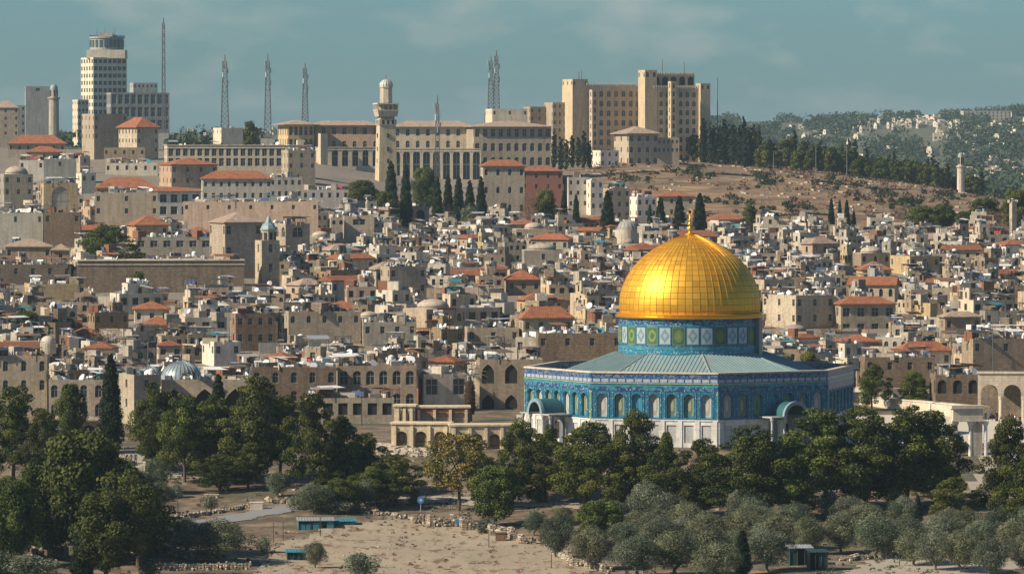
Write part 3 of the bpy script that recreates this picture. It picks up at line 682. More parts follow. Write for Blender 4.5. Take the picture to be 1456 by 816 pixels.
LT = [
 ('pine', 18, 556, 690, 96, 'dark pine at the left edge with its crown cut off by the frame', None),
 ('pine', 62, 588, 700, 60, 'narrow dark pine just right of the left edge pine', None),
 ('broad', 100, 546, 640, 52, 'loose grey green tree in front of the low stone house at left', None),
 ('cypress', 157, 498, 645, 40, 'tall dark cypress rising above the long stone wall at left', None),
 ('cypress', 310, 528, 640, 34, 'dark cypress poking up behind pines near the silver dome', None),
 ('pine', 222, 552, 672, 88, 'pine in front of the ribbed dome', None),
 ('pine', 262, 566, 690, 76, 'dark pine under the silver dome', None),
 ('pine', 306, 570, 688, 90, 'broad dark pine just right of the silver dome', None),
 ('pine', 362, 540, 690, 92, 'tall pine in front of the arched stone wall', None),
 ('pine', 398, 568, 684, 76, 'dark pine between two taller pines left of the field', None),
 ('pine', 445, 566, 708, 84, 'tall pine with lit left flank beside the blue square sign', None),
 ('pine', 484, 596, 704, 60, 'dark pine behind the low shrubs at the end of the road', None),
 ('pine', 520, 620, 700, 62, 'small open pine left of the rubble heap', None),
 ('pine', 562, 650, 716, 84, 'low wide pine leaning over the path left of the blue round sign', None),
 ('pine', 352, 632, 698, 56, 'small dark pine below the taller pines left of the road', None),
 ('autumn', 652, 616, 728, 112, 'golden yellow autumn tree above the dry stone wall', None),
 ('broad', 705, 662, 752, 84, 'bright green broadleaf tree right of the yellow tree', None),
 ('pine', 738, 600, 712, 66, 'pine in front of the left corner of the shrine', None),
 ('pine', 776, 612, 716, 76, 'pine below the left porch of the shrine', None),
 ('pine', 832, 604, 722, 108, 'broad pine in front of the left sunlit wall of the shrine', None),
 ('pine', 902, 588, 720, 74, 'tallest dark pine in front of the shrine centre wall', None),
 ('pine', 872, 628, 728, 84, 'leafy pine left of the tallest pine before the shrine', None),
 ('broad', 948, 614, 722, 30, 'small grey green tree in front of the white shrine plinth', None),
 ('pine', 948, 640, 736, 80, 'low pine right of the tallest pine before the shrine', None),
 ('pine', 1000, 630, 738, 84, 'low pine in front of the near corner of the shrine', None),
 ('pine', 1068, 612, 740, 118, 'broad pine left of the right shrine porch', None),
 ('pine', 1122, 622, 738, 84, 'pine directly in front of the right shrine porch', None),
 ('pine', 1176, 588, 728, 130, 'umbrella pine at the right corner of the shrine', None),
 ('pine', 1232, 583, 726, 128, 'umbrella pine just right of the shrine', None),
 ('pine', 1290, 585, 724, 126, 'umbrella pine in the middle of the right hand clump', None),
 ('pine', 1328, 590, 722, 84, 'umbrella pine beside the ruined stone gateway', None),
 ('pine', 1352, 680, 745, 66, 'small yellowish pine below the ruined stone gateway', None),
 ('pine', 1432, 598, 742, 84, 'big dark pine at the right edge of the frame', None),
 ('pine', 1470, 640, 760, 90, 'pine half outside the right edge', None),
 ('broad', 112, 612, 800, 170, 'huge leafy tree at lower left with its left side lit', None),
 ('broad', 60, 660, 800, 110, 'rounded green tree in the lower left corner', None),
 ('broad', 14, 684, 812, 90, 'yellow green tree touching the left edge low down', None),
 ('pine', 196, 676, 808, 116, 'dark pine right of the huge leafy tree', None),
 ('broad', 150, 700, 830, 122, 'bright leafy tree in front of the huge leafy tree', None),
 ('cypress', 116, 744, 830, 40, 'thin yellow green conifer at the bottom left', None),
 ('cypress', 1056, 752, 822, 30, 'dark slim cypress standing among the olives at the bottom', None),
 ('cypress', 1266, 700, 748, 16, 'slim dark cypress under the umbrella pines', None),
 ('cypress', 1306, 702, 748, 16, 'second slim cypress under the umbrella pines', None),
 ('broad', 852, 712, 775, 80, 'golden brown bushy tree above the olive row', None),
 ('olive', 920, 688, 752, 70, 'tall grey olive between pines and olive row', None),
 ('pine', 1240, 520, 597, 46, 'dark pine behind the right corner of the shrine', None),
 ('pine', 1303, 530, 597, 52, 'dark pine by the pale terrace wall right of the shrine', None),
]
for k, px, a, b, w, lab, g in LT:
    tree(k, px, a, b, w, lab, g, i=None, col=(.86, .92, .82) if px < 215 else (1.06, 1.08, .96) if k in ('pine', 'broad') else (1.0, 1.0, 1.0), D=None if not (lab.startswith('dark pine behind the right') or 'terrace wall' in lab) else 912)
OL = [(222, 655, 702, 50), (310, 742, 806, 112), (262, 740, 796, 62), (395, 672, 710, 42), (448, 772, 812, 40), (790, 738, 796, 62), (842, 752, 812, 70), (905, 766, 822, 86), (962, 756, 818, 94), (1004, 748, 806, 84),
      (1020, 772, 828, 84), (976, 726, 772, 64), (1092, 756, 815, 80), (1110, 726, 782, 78), (1150, 736, 788, 60), (1068, 720, 768, 54), (1196, 732, 788, 70), (1210, 708, 760, 64), (1246, 734, 796, 76), (1302, 752, 806, 70), (1330, 756, 812, 66), (1366, 758, 818, 72),
      (1376, 726, 776, 56), (1420, 726, 778, 62), (1410, 768, 826, 66), (1444, 742, 800, 74), (1462, 760, 822, 60), (800, 722, 760, 44), (760, 728, 765, 40), (886, 745, 790, 60), (1340, 728, 770, 40), (930, 742, 792, 56), (1050, 700, 748, 46), (1286, 708, 756, 52)]
places = ['beside the pale path at left', 'large and rounded beside the asphalt road', 'left of the large rounded olive', 'by the end of the road', 'at the front edge of the dirt field', 'with forked trunk at the right end of the field', 'with two trunks right of the field']
for i, (px, a, b, w) in enumerate(OL):
    lab = 'silvery olive tree ' + places[i] if i < len(places) else None
    if lab is None:
        row = 'in the front olive row' if b > 800 else ('in the middle olive row' if b > 775 else 'in the back olive row under the pines')
        lm = ('left of the slim cypress' if px < 1040 else 'near the green kiosk' if px < 1150 else 'above the metal gate' if px < 1300 else 'near the right edge')
        lab = 'silvery olive tree %s %s' % (row, lm)
    tree('olive', px, a, b, w, lab, 'olive trees along the bottom slope', col=rng.choice([(1, 1, 1), (.85, .95, .9), (1.1, 1.05, .9)]))
BU = [(510, 788, 822, 62, 'wide rounded grey bush at the front of the dirt field'), (250, 690, 712, 26, 'small bush by the pale path'), (296, 705, 730, 30, 'bush on the bank left of the road'), (430, 705, 728, 50, 'wide dark shrub behind the road end'), (478, 712, 734, 54, 'wide dark shrub left of the round sign'), (505, 706, 728, 36, 'shrub beside the path near the field corner'),
      (375, 765, 790, 26, 'bush by the teal shed'), (768, 690, 716, 20, 'small bush under the pines'), (590, 700, 718, 24, 'small bush left of the round blue sign'), (40, 792, 825, 90, 'low grey bush in the bottom left corner'), (0, 786, 822, 60, 'low grey bush cut by the left edge'), (210, 795, 826, 40, 'low green bush beside the stone terrace'), (690, 738, 760, 40, 'brown bush above the dry stone wall'), (1180, 700, 740, 50, 'dark shrub under the umbrella pine')]
UN = []
for i in range(44):
    px = rng.choice([rng.uniform(190, 560), rng.uniform(690, 1470), rng.uniform(690, 1470), rng.uniform(-10, 230)]); yb_ = rng.uniform(690, 742) if px > 230 else rng.uniform(700, 800)
    if 232 < px < 420 and yb_ > 700: continue
    if 1345 < px < 1420: continue
    UN.append((px, yb_, rng.uniform(34, 62)))
for px, yb_, h in sorted(UN):
    k = rng.choice(['pine', 'broad', 'pine', 'olive']); nm = {'pine': 'low dark pine', 'broad': 'low leafy tree', 'olive': 'grey olive'}[k]
    wh = 'in the lower left thicket' if px < 230 else 'under the pines left of the field' if px < 600 else 'under the pines before the shrine' if px < 1150 else 'under the umbrella pines' if px < 1345 else 'by the right edge'
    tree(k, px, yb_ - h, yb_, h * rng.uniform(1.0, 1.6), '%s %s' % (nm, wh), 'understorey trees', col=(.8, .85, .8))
for i in range(26):
    px = rng.uniform(870, 1480); yb_ = rng.uniform(745, 800); h = rng.uniform(36, 54)
    if 1110 < px < 1190 and yb_ > 775: continue
    tree('olive', px, yb_ - h, yb_, h * rng.uniform(1.2, 1.7), 'silvery olive tree deep in the grove ' + ('left of the kiosk' if px < 1125 else 'right of the kiosk' if px < 1300 else 'near the right edge'), 'olive trees along the bottom slope', col=rng.choice([(1, 1, 1), (.85, .95, .9), (1.1, 1.05, .9)]))
for px, a, b, w, lab in BU: tree('bush', px, a, b, w, lab)
# mid and far trees: (kind, px, ytop, ybase, width, D, label)
MT = [('broad', 35, 442, 492, 60, None, 'yellow green tree among houses at the far left'), ('broad', 92, 450, 486, 34, None, 'small dark green tree between houses at left'),
 ('pine', 147, 322, 370, 86, 1225, 'large round dark tree above the dark retaining wall'), ('bare', 152, 462, 505, 56, None, 'brown bare tree between left roofs'), ('broad', 196, 386, 418, 30, 1150, 'small green tree against the dark retaining wall'),
 ('bare', 572, 322, 345, 40, None, 'russet bare tree right of the low square tower'), ('bare', 818, 398, 425, 46, None, 'russet bare tree left of the golden dome'), ('bare', 1130, 330, 352, 60, None, 'brown bare tree right of the golden dome near the hill'),
 ('broad', 1150, 500, 530, 40, 935, 'green shrubby tree just behind the shrine parapet'), ('broad', 1118, 506, 530, 30, 935, 'olive green shrubby tree behind the shrine parapet'), ('bare', 1180, 458, 490, 50, None, 'bare grey tree below the white building right of the dome'), ('bare', 1290, 456, 480, 50, None, 'bare brown tree right of the balcony house'),
 ('broad', 306, 205, 246, 26, 1700, 'dark green tree in front of the long terrace building'), ('pine_far', 356, 172, 196, 30, 2150, 'bushy pine beside the lattice mast'), ('broad', 516, 256, 302, 52, 1500, 'green tree below the tall minaret at its left'), ('broad', 548, 272, 304, 40, 1490, 'lighter green tree below the tall minaret'),
 ('broad', 604, 238, 280, 44, 1600, 'pale green tree against the pale colonnade'), ('broad', 776, 270, 308, 40, 1480, 'feathery green tree right of the square tower'), ('bare', 752, 280, 312, 40, 1475, 'grey bare tree right of the square tower'),
 ('cypress', 556, 226, 300, 26, 1500, 'tall dark cypress right of the tall minaret'), ('cypress', 577, 230, 302, 22, 1495, 'second tall dark cypress right of the minaret'),
 ('cypress', 622, 250, 304, 20, 1490, 'leftmost cypress of the dark row before the square tower'), ('cypress', 637, 245, 304, 20, 1495, 'second cypress of the row before the square tower'), ('cypress', 652, 247, 304, 22, 1490, 'third cypress of the row before the square tower'), ('cypress', 668, 254, 304, 22, 1485, 'fourth cypress of the row before the square tower'), ('cypress', 684, 248, 304, 20, 1490, 'cypress touching the square tower'), ('bush', 668, 292, 306, 26, 1480, 'rounded bush at the foot of the square tower'),
 ('cypress', 802, 268, 308, 15, 1480, 'dark cypress among white houses below the hotel'), ('cypress', 819, 274, 312, 14, 1470, 'shorter cypress among white houses below the hotel'), ('cypress', 864, 268, 324, 26, 1440, 'broad dark cypress left of the small stone cupola'), ('cypress', 924, 288, 330, 12, 1420, 'thin cypress right of the small stone cupola'), ('cypress', 939, 278, 340, 22, 1410, 'tall cypress left of the dome finial'), ('cypress', 966, 276, 332, 24, 1420, 'cypress directly behind the dome finial at its left'), ('cypress', 995, 272, 334, 26, 1410, 'tall cypress right of the dome finial'),
 ('pine', 1068, 292, 330, 30, 1470, 'dark bushy tree at the foot of the brown hill'), ('pine', 1096, 294, 334, 38, 1460, 'rounded dark tree at the foot of the brown hill'),
 ('cypress', 1182, 280, 322, 12, 1500, 'leftmost of the cypresses on the brown hill'), ('cypress', 1194, 282, 330, 10, 1495, 'second of the cypresses on the brown hill'), ('cypress', 1204, 282, 334, 12, 1490, 'third of the cypresses on the brown hill'), ('cypress', 1214, 298, 336, 9, 1490, 'smallest of the cypresses on the brown hill'),
 ('broad', 1310, 292, 332, 52, 1490, 'broad green tree low on the right of the hill'), ('broad', 1342, 290, 328, 44, 1500, 'dark green tree low on the right of the hill'), ('broad', 1372, 300, 330, 30, 1495, 'small dark tree low on the right of the hill'), ('bare', 1415, 300, 345, 70, 1400, 'olive brown tree near the right edge'), ('broad', 1400, 282, 318, 60, 1520, 'green tree beside the pale wall at the right edge'), ('broad', 1446, 270, 320, 50, 1500, 'dark green tree at the right edge above the town'), ('bare', 1285, 292, 318, 50, 1560, 'grey scrub tree on the brown hill')]
for k, px, a, b, w, D, lab in MT: tree(k, px, a, b, w, lab, D=D)
for px in range(790, 842, 8):
    tree('cypress_far', px + rng.uniform(-2, 2), rng.uniform(176, 200), 236, 11, 'dark cypress between the palace and the hotel', 'cypresses between palace and hotel', D=rng.uniform(1950, 2010))
for px in [p / 10 for p in range(9880, 13990, 34)]:     # ridge-top belt of trees
    f = (px - 988) / 410
    if px < 1080: k = rng.choice(['cypress_far', 'cypress_far', 'pine_far']); h = rng.uniform(50, 74)
    else: k = rng.choice(['cypress_far', 'pine_far', 'pine_far']); h = rng.uniform(44, 68) * (1 - .35 * f)
    if 1345 < px < 1378: h *= .7
    cw = rng.uniform(8, 12) if 'cyp' in k else rng.uniform(18, 32); D = rng.uniform(2080, 2200); yg = HY + (CZ - ground(X(px, D), D)) * F / D
    if 'pine' in k: h *= .72
    where = 'beside the hotel' if px < 1060 else 'midway along the hill crest' if px < 1200 else 'on the falling end of the hill crest'
    kk = 'dark slender cypress ' if 'cyp' in k else 'rounded dark pine '
    tree(k, px + rng.uniform(-3, 3), yg - h, yg, cw, kk + where, 'trees along the hill crest', D=D)
for i in range(26):
    px = rng.choice([rng.uniform(5, 480), rng.uniform(480, 860), rng.uniform(1090, 1450)]); py = rng.uniform(345, 520)
    h = rng.uniform(12, 24); k = rng.choice(['bare', 'broad', 'broad', 'bare', 'bush'])
    z = 'left of the tall minaret' if px < 480 else 'between the minaret and the golden dome' if px < 860 else 'right of the golden dome'
    tree(k, px, py - h, py, h * rng.uniform(1, 1.7), '%s half hidden between town roofs %s' % ({'bare': 'small leafless tree', 'broad': 'small green tree', 'bush': 'small bush'}[k], z), 'small trees between the town roofs')
# palm
def palm():
    D = 880; x = X(668, D); z = ground(x, D); rt = root('palm_tree', 'shaggy palm with a thick skirt of dead fronds left of the shrine', 'palm', loc=(x, D, z))
    mb = MB(); H = 7.6; mb.tube((0, 0, -.5), (0, 0, H), .42, .3, 'bark', 8); mb.build('trunk', rt)
    n = 900; a = nrng.uniform(0, 6.28, n); t = nrng.uniform(0, 1, n); r = .35 + .55 * np.sin(np.pi * (.15 + .75 * t)); c = np.stack([np.cos(a) * r, np.sin(a) * r, 1.2 + 5.6 * t], 1)
    me = card_mesh('dead_fronds', c, np.stack([np.cos(a), np.sin(a), .2 * a], 1), .42, nrng.uniform(0, .6, n), 'dry_twigs', .25, (1, 0, 0)); link('dead_fronds', me, rt).color = (.45, .42, .4, 1)
    cs = []; ns = []
    for i in range(26):
        a = i * 2.4; el = rng.uniform(-.3, 1.2)
        for q in range(12):
            s = q / 11; rr = 3.2 * s; cs.append((math.cos(a) * rr * math.cos(el * .7), math.sin(a) * rr * math.cos(el * .7), H + .2 + math.sin(el) * rr - 1.2 * s * s)); ns.append((math.sin(a) * .4, -math.cos(a) * .4, 1))
    link('fronds', card_mesh('fronds', np.array(cs), np.array(ns, float), .3, nrng.uniform(.2, .9, len(cs)), 'olive_leaves', .4), rt)
palm()
# scrub, far woods
def scatter_cards(name, pts, rad, per, size, mat, label, cat):
    cs, ns, sh = [], [], []
    for (x, y, z), r in zip(pts, rad):
        p, d = blob((x, y, z + r * .45), r, per, .75); cs.append(p); ns.append(d); sh.append(np.clip(rng.uniform(.1, .8) + nrng.normal(size=per) * .15, 0, 1))
    o = link(name, card_mesh(name, np.concatenate(cs), np.concatenate(ns), size, np.concatenate(sh), mat)); return tag(o, label, cat, kind='stuff')
pts, rad = [], []
for i in range(3800):
    D = rng.uniform(2600, 6000) if i % 3 else rng.uniform(2300, 3600); px = rng.uniform(960, 1560) if rng.random() < .85 else rng.uniform(-60, 960)
    if mnoise.noise((px * .02, D * .0015, 1)) < -.12 and D > 3500: continue
    x = X(px, D); pts.append((x, D, ground(x, D))); rad.append(rng.uniform(4, 8.5) * (1 if D < 3600 else 1.15))
scatter_cards('far_woods', pts, rad, 44, 1.5, 'far_woods_leaves', 'dark green woods covering the hazy far hills', 'woods')
pts, rad = [], []
for i in range(420):
    px = rng.uniform(830, 1420); D = rng.uniform(1500, 2130); x = X(px, D)
    if mnoise.noise((x * .02, D * .012, 4)) < .0: continue
    pts.append((x, D, ground(x, D))); rad.append(rng.uniform(.6, 2.2))
scatter_cards('hill_scrub', pts, rad, 30, .45, 'dry_twigs', 'dry brown scrub dotted over the bare hillside', 'scrub')
pts, rad = [], []
for cx_, cy_, n_, sp_ in ((1085, 258, 46, 16), (1000, 248, 26, 12), (1290, 292, 40, 20), (900, 262, 26, 16), (1180, 262, 24, 16), (1240, 280, 30, 18), (1050, 290, 24, 20), (960, 244, 20, 14), (1130, 300, 24, 16), (1340, 282, 26, 16)):
    for i in range(n_ // 2):
        px = cx_ + rng.gauss(0, sp_); D = solve(px, cy_ + rng.gauss(0, 5), 1500, 2150); x = X(px, D); pts.append((x, D, ground(x, D))); rad.append(rng.uniform(.8, 2.4))
scatter_cards('hill_thicket', pts, rad, 60, .4, 'cypress_needles', 'dark green brown thickets in patches on the bare hillside', 'scrub')
pts, rad = [], []
for i in range(2600):
    px = rng.uniform(-30, 1500); D = rng.uniform(655, 800); py = HY + (CZ - ground(X(px, D), D)) * F / D
    if 385 < px < 800 and py > 745: continue
    if py > 640 and 230 < px < 500 and 690 < py < 760 and rng.random() < .75: continue
    if mnoise.noise((px * .02, D * .05, 6)) < -.05: continue
    x = X(px, D); pts.append((x, D, ground(x, D))); rad.append(rng.uniform(.15, .55))
scatter_cards('dry_grass', pts, rad, 26, .12, 'olive_leaves', 'dry grass and low weeds on the slope under the trees', 'grass')
def rocks(name, n, px0, px1, D0, D1, s0, s1, mat, label, keep=None):
    mb = MB()
    for i in range(n):
        px = rng.uniform(px0, px1); D = rng.uniform(D0, D1); x = X(px, D)
        if keep and not keep(px, D, x): continue
        z = ground(x, D); s = rng.uniform(s0, s1); c = [Vector((sx * s * rng.uniform(.5, 1), sy * s * rng.uniform(.5, 1), sz * s * rng.uniform(.3, .6))) for sz in (-1, 1) for sy in (-1, 1) for sx in (-1, 1)]
        M4 = Matrix.Translation((x, D, z)) @ Matrix.Rotation(rng.uniform(0, 6), 4, 'Z'); c = [M4 @ v for v in c]
        for q in ((0, 2, 3, 1), (4, 5, 7, 6), (0, 1, 5, 4), (2, 6, 7, 3), (0, 4, 6, 2), (1, 3, 7, 5)): mb.face([c[j] for j in q], mat)
    return tag(mb.build(name), label, 'stones', kind='stuff')
rocks('hillside_rocks', 700, 830, 1420, 1500, 2120, .25, 1.1, 'limestone_fine', 'pale rocks littering the bare brown hillside', lambda px, D, x: mnoise.noise((x * .03, D * .02, 7)) > .02)
rocks('rubble', 1500, 150, 1480, 660, 790, .12, .5, 'dry_stone', 'pale rubble and stones scattered over the olive slope', lambda px, D, x: mnoise.noise((x * .08, D * .08, 2)) > .12)
rocks('rubble', 420, 520, 640, 790, 812, .2, .7, 'limestone_fine', 'heap of white rubble left of the pale arcaded ruin', lambda px, D, x: px < 580 or D < 800)

for i, (p0, p1, py) in enumerate(((880, 960, 262), (1000, 1075, 250), (1040, 1150, 268), (1150, 1240, 262), (1210, 1330, 280), (920, 1010, 285), (1030, 1120, 290), (1100, 1180, 306), (1230, 1300, 300), (860, 930, 247), (1120, 1200, 250), (1225, 1290, 270))):
    D = solve((p0 + p1) / 2, py, 1500, 2200); a = Vector((X(p0, D), D, 0)); rt = root('terrace_wall', 'broken drystone terrace on the bare hillside, number %s from the list of contour lines' % i, 'terrace wall', 'drystone terraces on the bare hillside', (a.x, D, ground(a.x, D)))
    rt['label'] = 'broken drystone terrace line on the bare hillside, ' + ['below the villa at left', 'high up right of the hotel', 'upper middle of the slope', 'under the crest trees', 'long one low on the right', 'behind the dome finial', 'above the red roofed house', 'above the cypress group', 'lowest at the right', 'topmost at the left', 'topmost in the middle', 'just left of the round tower'][i]
    mb = MB(); m = D / F; n = int((p1 - p0) / 2.2)
    for q in range(n):
        x = (p1 - p0) * m * q / n; y = 5 * mnoise.noise((x * .04, i, 0)) + 14 * (q / n - .5) * (1 if i % 2 else -1); g = ground(a.x + x, D + y) - rt.location.z; h = rng.uniform(.4, 1.2); mb.box(x, x + 2.3 * m, y - .4, y + .4, g - 1, g + h, 'dry_stone')
    mb.build('wall', rt)
# ------------------------------------------------------------------ buildings
BOXES = []      # (px0, px1, ytop, ybase, D) of everything hand placed, so the scattered houses keep clear
ROOFS = []      # flat roofs that carry clutter: (matrix, w, d)
def hip(mb, W, Dp, z, h, ov, mat, gable=False, flat=0):
    x0, x1, y0, y1 = -ov, W + ov, -ov, Dp + ov
    w, d = x1 - x0, y1 - y0
    if w >= d: i = d / 2 * (0.02 if gable else 1); a, b = (x0 + i, (y0 + y1) / 2), (x1 - i, (y0 + y1) / 2)
    else: i = w / 2; a, b = ((x0 + x1) / 2, y0 + i), ((x0 + x1) / 2, y1 - i)
    A, B_, Cc, E = (x0, y0, z), (x1, y0, z), (x1, y1, z), (x0, y1, z); P, Q = (a[0], a[1], z + h), (b[0], b[1], z + h)
    if w >= d: fs = [(A, B_, Q, P), (Cc, E, P, Q), (E, A, P), (B_, Cc, Q)]
    else: fs = [(A, B_, P), (B_, Cc, Q, P), (Cc, E, Q), (E, A, P, Q)]
    for f in fs: mb.face(f, mat)
    for p, q in ((A, B_), (B_, Cc), (Cc, E), (E, A)): mb.face([p, q, (q[0], q[1], q[2] - .22), (p[0], p[1], p[2] - .22)], mat)
    mb.face([(x0, y0, z - .22), (x1, y0, z - .22), (x1, y1, z - .22), (x0, y1, z - .22)], 'wood')
def shell(W, Dp, z0, z1, mat, fcols, rows, scols, arch=None, par=.5, side='left', wk='glass', deep=.22, proud=None):
    """four walls with recessed openings in the front and the lit side, flat roof behind a parapet"""
    mb = MB(); out = []
    out += [(p, w, h, 0) for p, w, h in facade(mb, (0, 0, 0), (1, 0, 0), (0, -1, 0), W, z0, z1, fcols, rows, mat, deep, arch)]
    out += [(p, w, h, R(-90)) for p, w, h in facade(mb, (0, Dp, 0), (0, -1, 0), (-1, 0, 0), Dp, z0, z1, scols, rows, mat, deep, arch)]
    out += [(p, w, h, R(90)) for p, w, h in facade(mb, (W, 0, 0), (0, 1, 0), (1, 0, 0), Dp, z0, z1, scols if side == 'both' else [], rows, mat, deep, arch)]
    mb.face([(0, Dp, z0), (W, Dp, z0), (W, Dp, z1), (0, Dp, z1)], mat)
    if par:
        t = .28; o = [(0, 0), (W, 0), (W, Dp), (0, Dp)]; i = [(t, t), (W - t, t), (W - t, Dp - t), (t, Dp - t)]
        for k in range(4):
            a, b, c, d = o[k], o[(k + 1) % 4], i[(k + 1) % 4], i[k]
            mb.face([(*a, z1), (*b, z1), (*c, z1), (*d, z1)], mat); mb.face([(*d, z1), (*c, z1), (*c, z1 - par), (*d, z1 - par)], mat)
    return mb, out
def spaced(L, n, w, m=.9):
    if n <= 0: return []
    if n == 1: return [(L / 2, w)]
    m = max(m, w / 2 + .4); return [(m + (L - 2 * m) * i / (n - 1), w) for i in range(n)]
def block(rt, W, Dp, z0, z1, loc=(0, 0, 0), rz=0, mat='limestone', col=(1, 1, 1), nf=3, ns=2, ww=.9, wh=1.4, floors=None, fh=3.3, arch=None, roof='flat', rh=2.0, rm='roof_tiles', rcol=(1, 1, 1), par=.5, wk='glass', trim=False, windows=True, clutter=True, name='wall', side='left', ov=.45, low=None, deep=.22, top=.9, cap=False):
    H = z1 - (low if low is not None else max(z0, z1 - 30)); n = floors if floors is not None else max(1, int(H / fh))
    rows = sorted([(z1 - top - wh - k * fh, wh) for k in range(n)])
    nf = min(nf, max(0, int((W - .8) / (ww + .45)))); ns = min(ns, max(0, int((Dp - .8) / (ww + .45))))
    mb, out = shell(W, Dp, z0, z1, mat, spaced(W, nf, ww), rows, spaced(Dp, ns, ww), arch, par if roof == 'flat' else 0, side, deep=deep)
    w = mb.build(name, rt); w.location = loc; w.rotation_euler = (0, 0, rz); w.color = (*col, 1)
    if windows:
        for i, (p, a, h, g) in enumerate(out):
            o = link('window', pane_mesh(wk if isinstance(wk, str) else wk[i % len(wk)]), w); o.location = p; o.scale = (a, 1, h); o.rotation_euler = (0, 0, g)
    else:
        pm = MB()
        mats = w.data.materials; mats.append(M['dark_glass']); k = len(mats) - 1
        import bmesh
        bm = bmesh.new(); bm.from_mesh(w.data)
        for p, a, h, g in out:
            u = Vector((math.cos(g), math.sin(g), 0)) * a / 2
            f = bm.faces.new([bm.verts.new(v) for v in (p - u, p + u, p + u + Vector((0, 0, h)), p - u + Vector((0, 0, h)))]); f.material_index = k
        bm.to_mesh(w.data); bm.free()
    rb = MB()
    if roof == 'flat':
        rb.box(.27, W - .27, .27, Dp - .27, z1 - par - .25, z1 - par, 'roof_slab')
    elif roof == 'dome':
        rb.box(.01, W - .01, .01, Dp - .01, z1 - .15, z1 + .05, 'roof_slab'); r = min(W, Dp) * .40
        rb.lathe([(r, z1 + .05), (r * .98, z1 + .35)] + [(r * math.cos(t), z1 + .35 + rh * math.sin(t)) for t in [math.pi / 2 * q / 6 for q in range(7)]], mat, 16, (W / 2, Dp / 2))
    else: hip(rb, W, Dp, z1, rh, ov, rm, roof == 'gable')
    ro = rb.build('roof', rt, smooth=(roof == 'dome')); ro.location = loc; ro.rotation_euler = (0, 0, rz); ro.color = (*rcol, 1)
    if roof == 'dome':
        for p in ro.data.polygons: p.use_smooth = True
    if cap:
        cb = MB(); cb.box(-.2, W + .2, -.2, Dp + .2, z1 - .02, z1 + .18, 'trim_stone'); cb.box(-.15, W + .15, -.15, Dp + .15, z1 - 1.0, z1 - .8, 'trim_stone')
        for f in range(0): pass
        c = cb.build('cornice', rt); c.location = loc; c.rotation_euler = (0, 0, rz)
        hole = 1
    if roof == 'flat' and clutter:
        ROOFS.append((rt, loc, rz, W, Dp, z1 - par))
    return w
def B(nm, label, px0, px1, yt, yb, sp=0, rot=None, D=None, dep=None, cat=None, group=None, rt=None, hp=0, reg=True, **kw):
    """a building given by its outline in the photo and its distance"""
    D = D or solve((px0 + px1) / 2, yb); m = D / F
    rot = R(rot if rot is not None else (14 if sp else 4))
    Dp = dep or (sp * m / math.sin(rot) if sp else 9.0)
    Wd = ((px1 - px0) * m - Dp * math.sin(abs(rot))) / math.cos(rot)
    xl = X(px0, D) + (Dp * math.sin(rot) if rot > 0 else 0)
    zt = ZZ(yt, D); g = ground(X((px0 + px1) / 2, D), D); zb = min(ZZ(yb, D), g + 1)
    new = rt is None
    if new: rt = root(nm, label, cat or nm.replace('_', ' ').split()[-1], group, (xl, D, g)); rt['px'] = px0
    o = rt.location
    if kw.get('roof') in ('hip', 'gable'): kw.setdefault('rh', max(.8, hp * m)); zt -= kw['rh']
    if kw.get('roof') == 'dome': kw.setdefault('rh', max(.8, hp * m)); zt -= kw['rh']
    kw.setdefault('nf', max(1, int(Wd / 3.2))); kw.setdefault('ns', max(1, int(Dp / 3.4)))
    low = zb - o.z
    w = block(rt, Wd, Dp, min(zb, g) - 5 - o.z, zt - o.z, (xl - o.x, D - o.y, 0), rot, low=low, **kw)
    if reg: BOXES.append((px0, px1, yt, yb, D))
    if 'px' in rt: del rt['px']
    return rt
CR, TAN, BR, GR, WH, PK = (1.12, 1.1, 1.02), (.92, .88, .82), (.78, .70, .62), (.74, .78, .80), (1.25, 1.28, 1.3), (1.05, .85, .75)
OC = (1.15, 1.0, .70)
# --- long stone ranges just behind the trees
B('stone_house', 'stone house at the left edge with pale lit roof rim', -30, 66, 506, 610, 0, 3, nf=4, floors=2, arch='round', wh=1.8, col=TAN, D=895)
B('stone_house', 'low stone range behind the loose grey green tree at left', 66, 168, 540, 612, 0, 2, nf=5, floors=2, arch='round', ww=1.2, wh=2.2, col=TAN, D=892)
B('gate_house', 'small ochre gatehouse with arched door behind the left trees', 66, 138, 590, 648, 0, 5, nf=2, floors=1, arch='round', ww=2.2, wh=3.6, roof='hip', hp=7, rm='roof_tiles_pale', D=842, dep=5, mat='rubble_stone', wk='dark', col=(1.3, 1.2, 1))
B('stone_tower', 'massive stone block with a sunlit left flank behind the tall cypress', 164, 226, 533, 645, 26, 24, D=868, nf=1, ns=1, floors=2, mat='limestone', col=TAN)
B('stone_hall', 'long stone hall beneath the silver dome', 222, 352, 540, 620, 0, 3, D=890, nf=4, floors=1, arch='pointed', ww=3.6, wh=4.6, top=1.6, col=TAN, wk='dark', dep=16, deep=.7)
B('stone_hall', 'long stone range with a wide arch and paired windows behind the tall pines', 352, 478, 522, 612, 0, 3, D=900, nf=5, floors=2, arch='round', ww=1.1, wh=1.9, col=BR, mat='rubble_stone', dep=12)
B('arcaded_house', 'stone house with a row of four arched windows behind white ruin', 476, 592, 520, 606, 0, 2, D=906, nf=6, floors=2, arch='round', ww=1.5, wh=2.5, fh=4.0, col=BR, dep=12)
B('stone_house', 'plain stone house with a big green window left of the palm', 594, 664, 532, 606, 8, 14, D=908, nf=2, floors=1, ww=2.2, wh=2.8, col=TAN, mat='plaster')
B('arcaded_house', 'tall stone house with pointed lower arches just right of the palm', 676, 772, 511, 606, 0, 3, D=915, nf=4, floors=2, arch='pointed', ww=2.2, wh=3.4, fh=5.4, col=BR, dep=14, wk='dark')
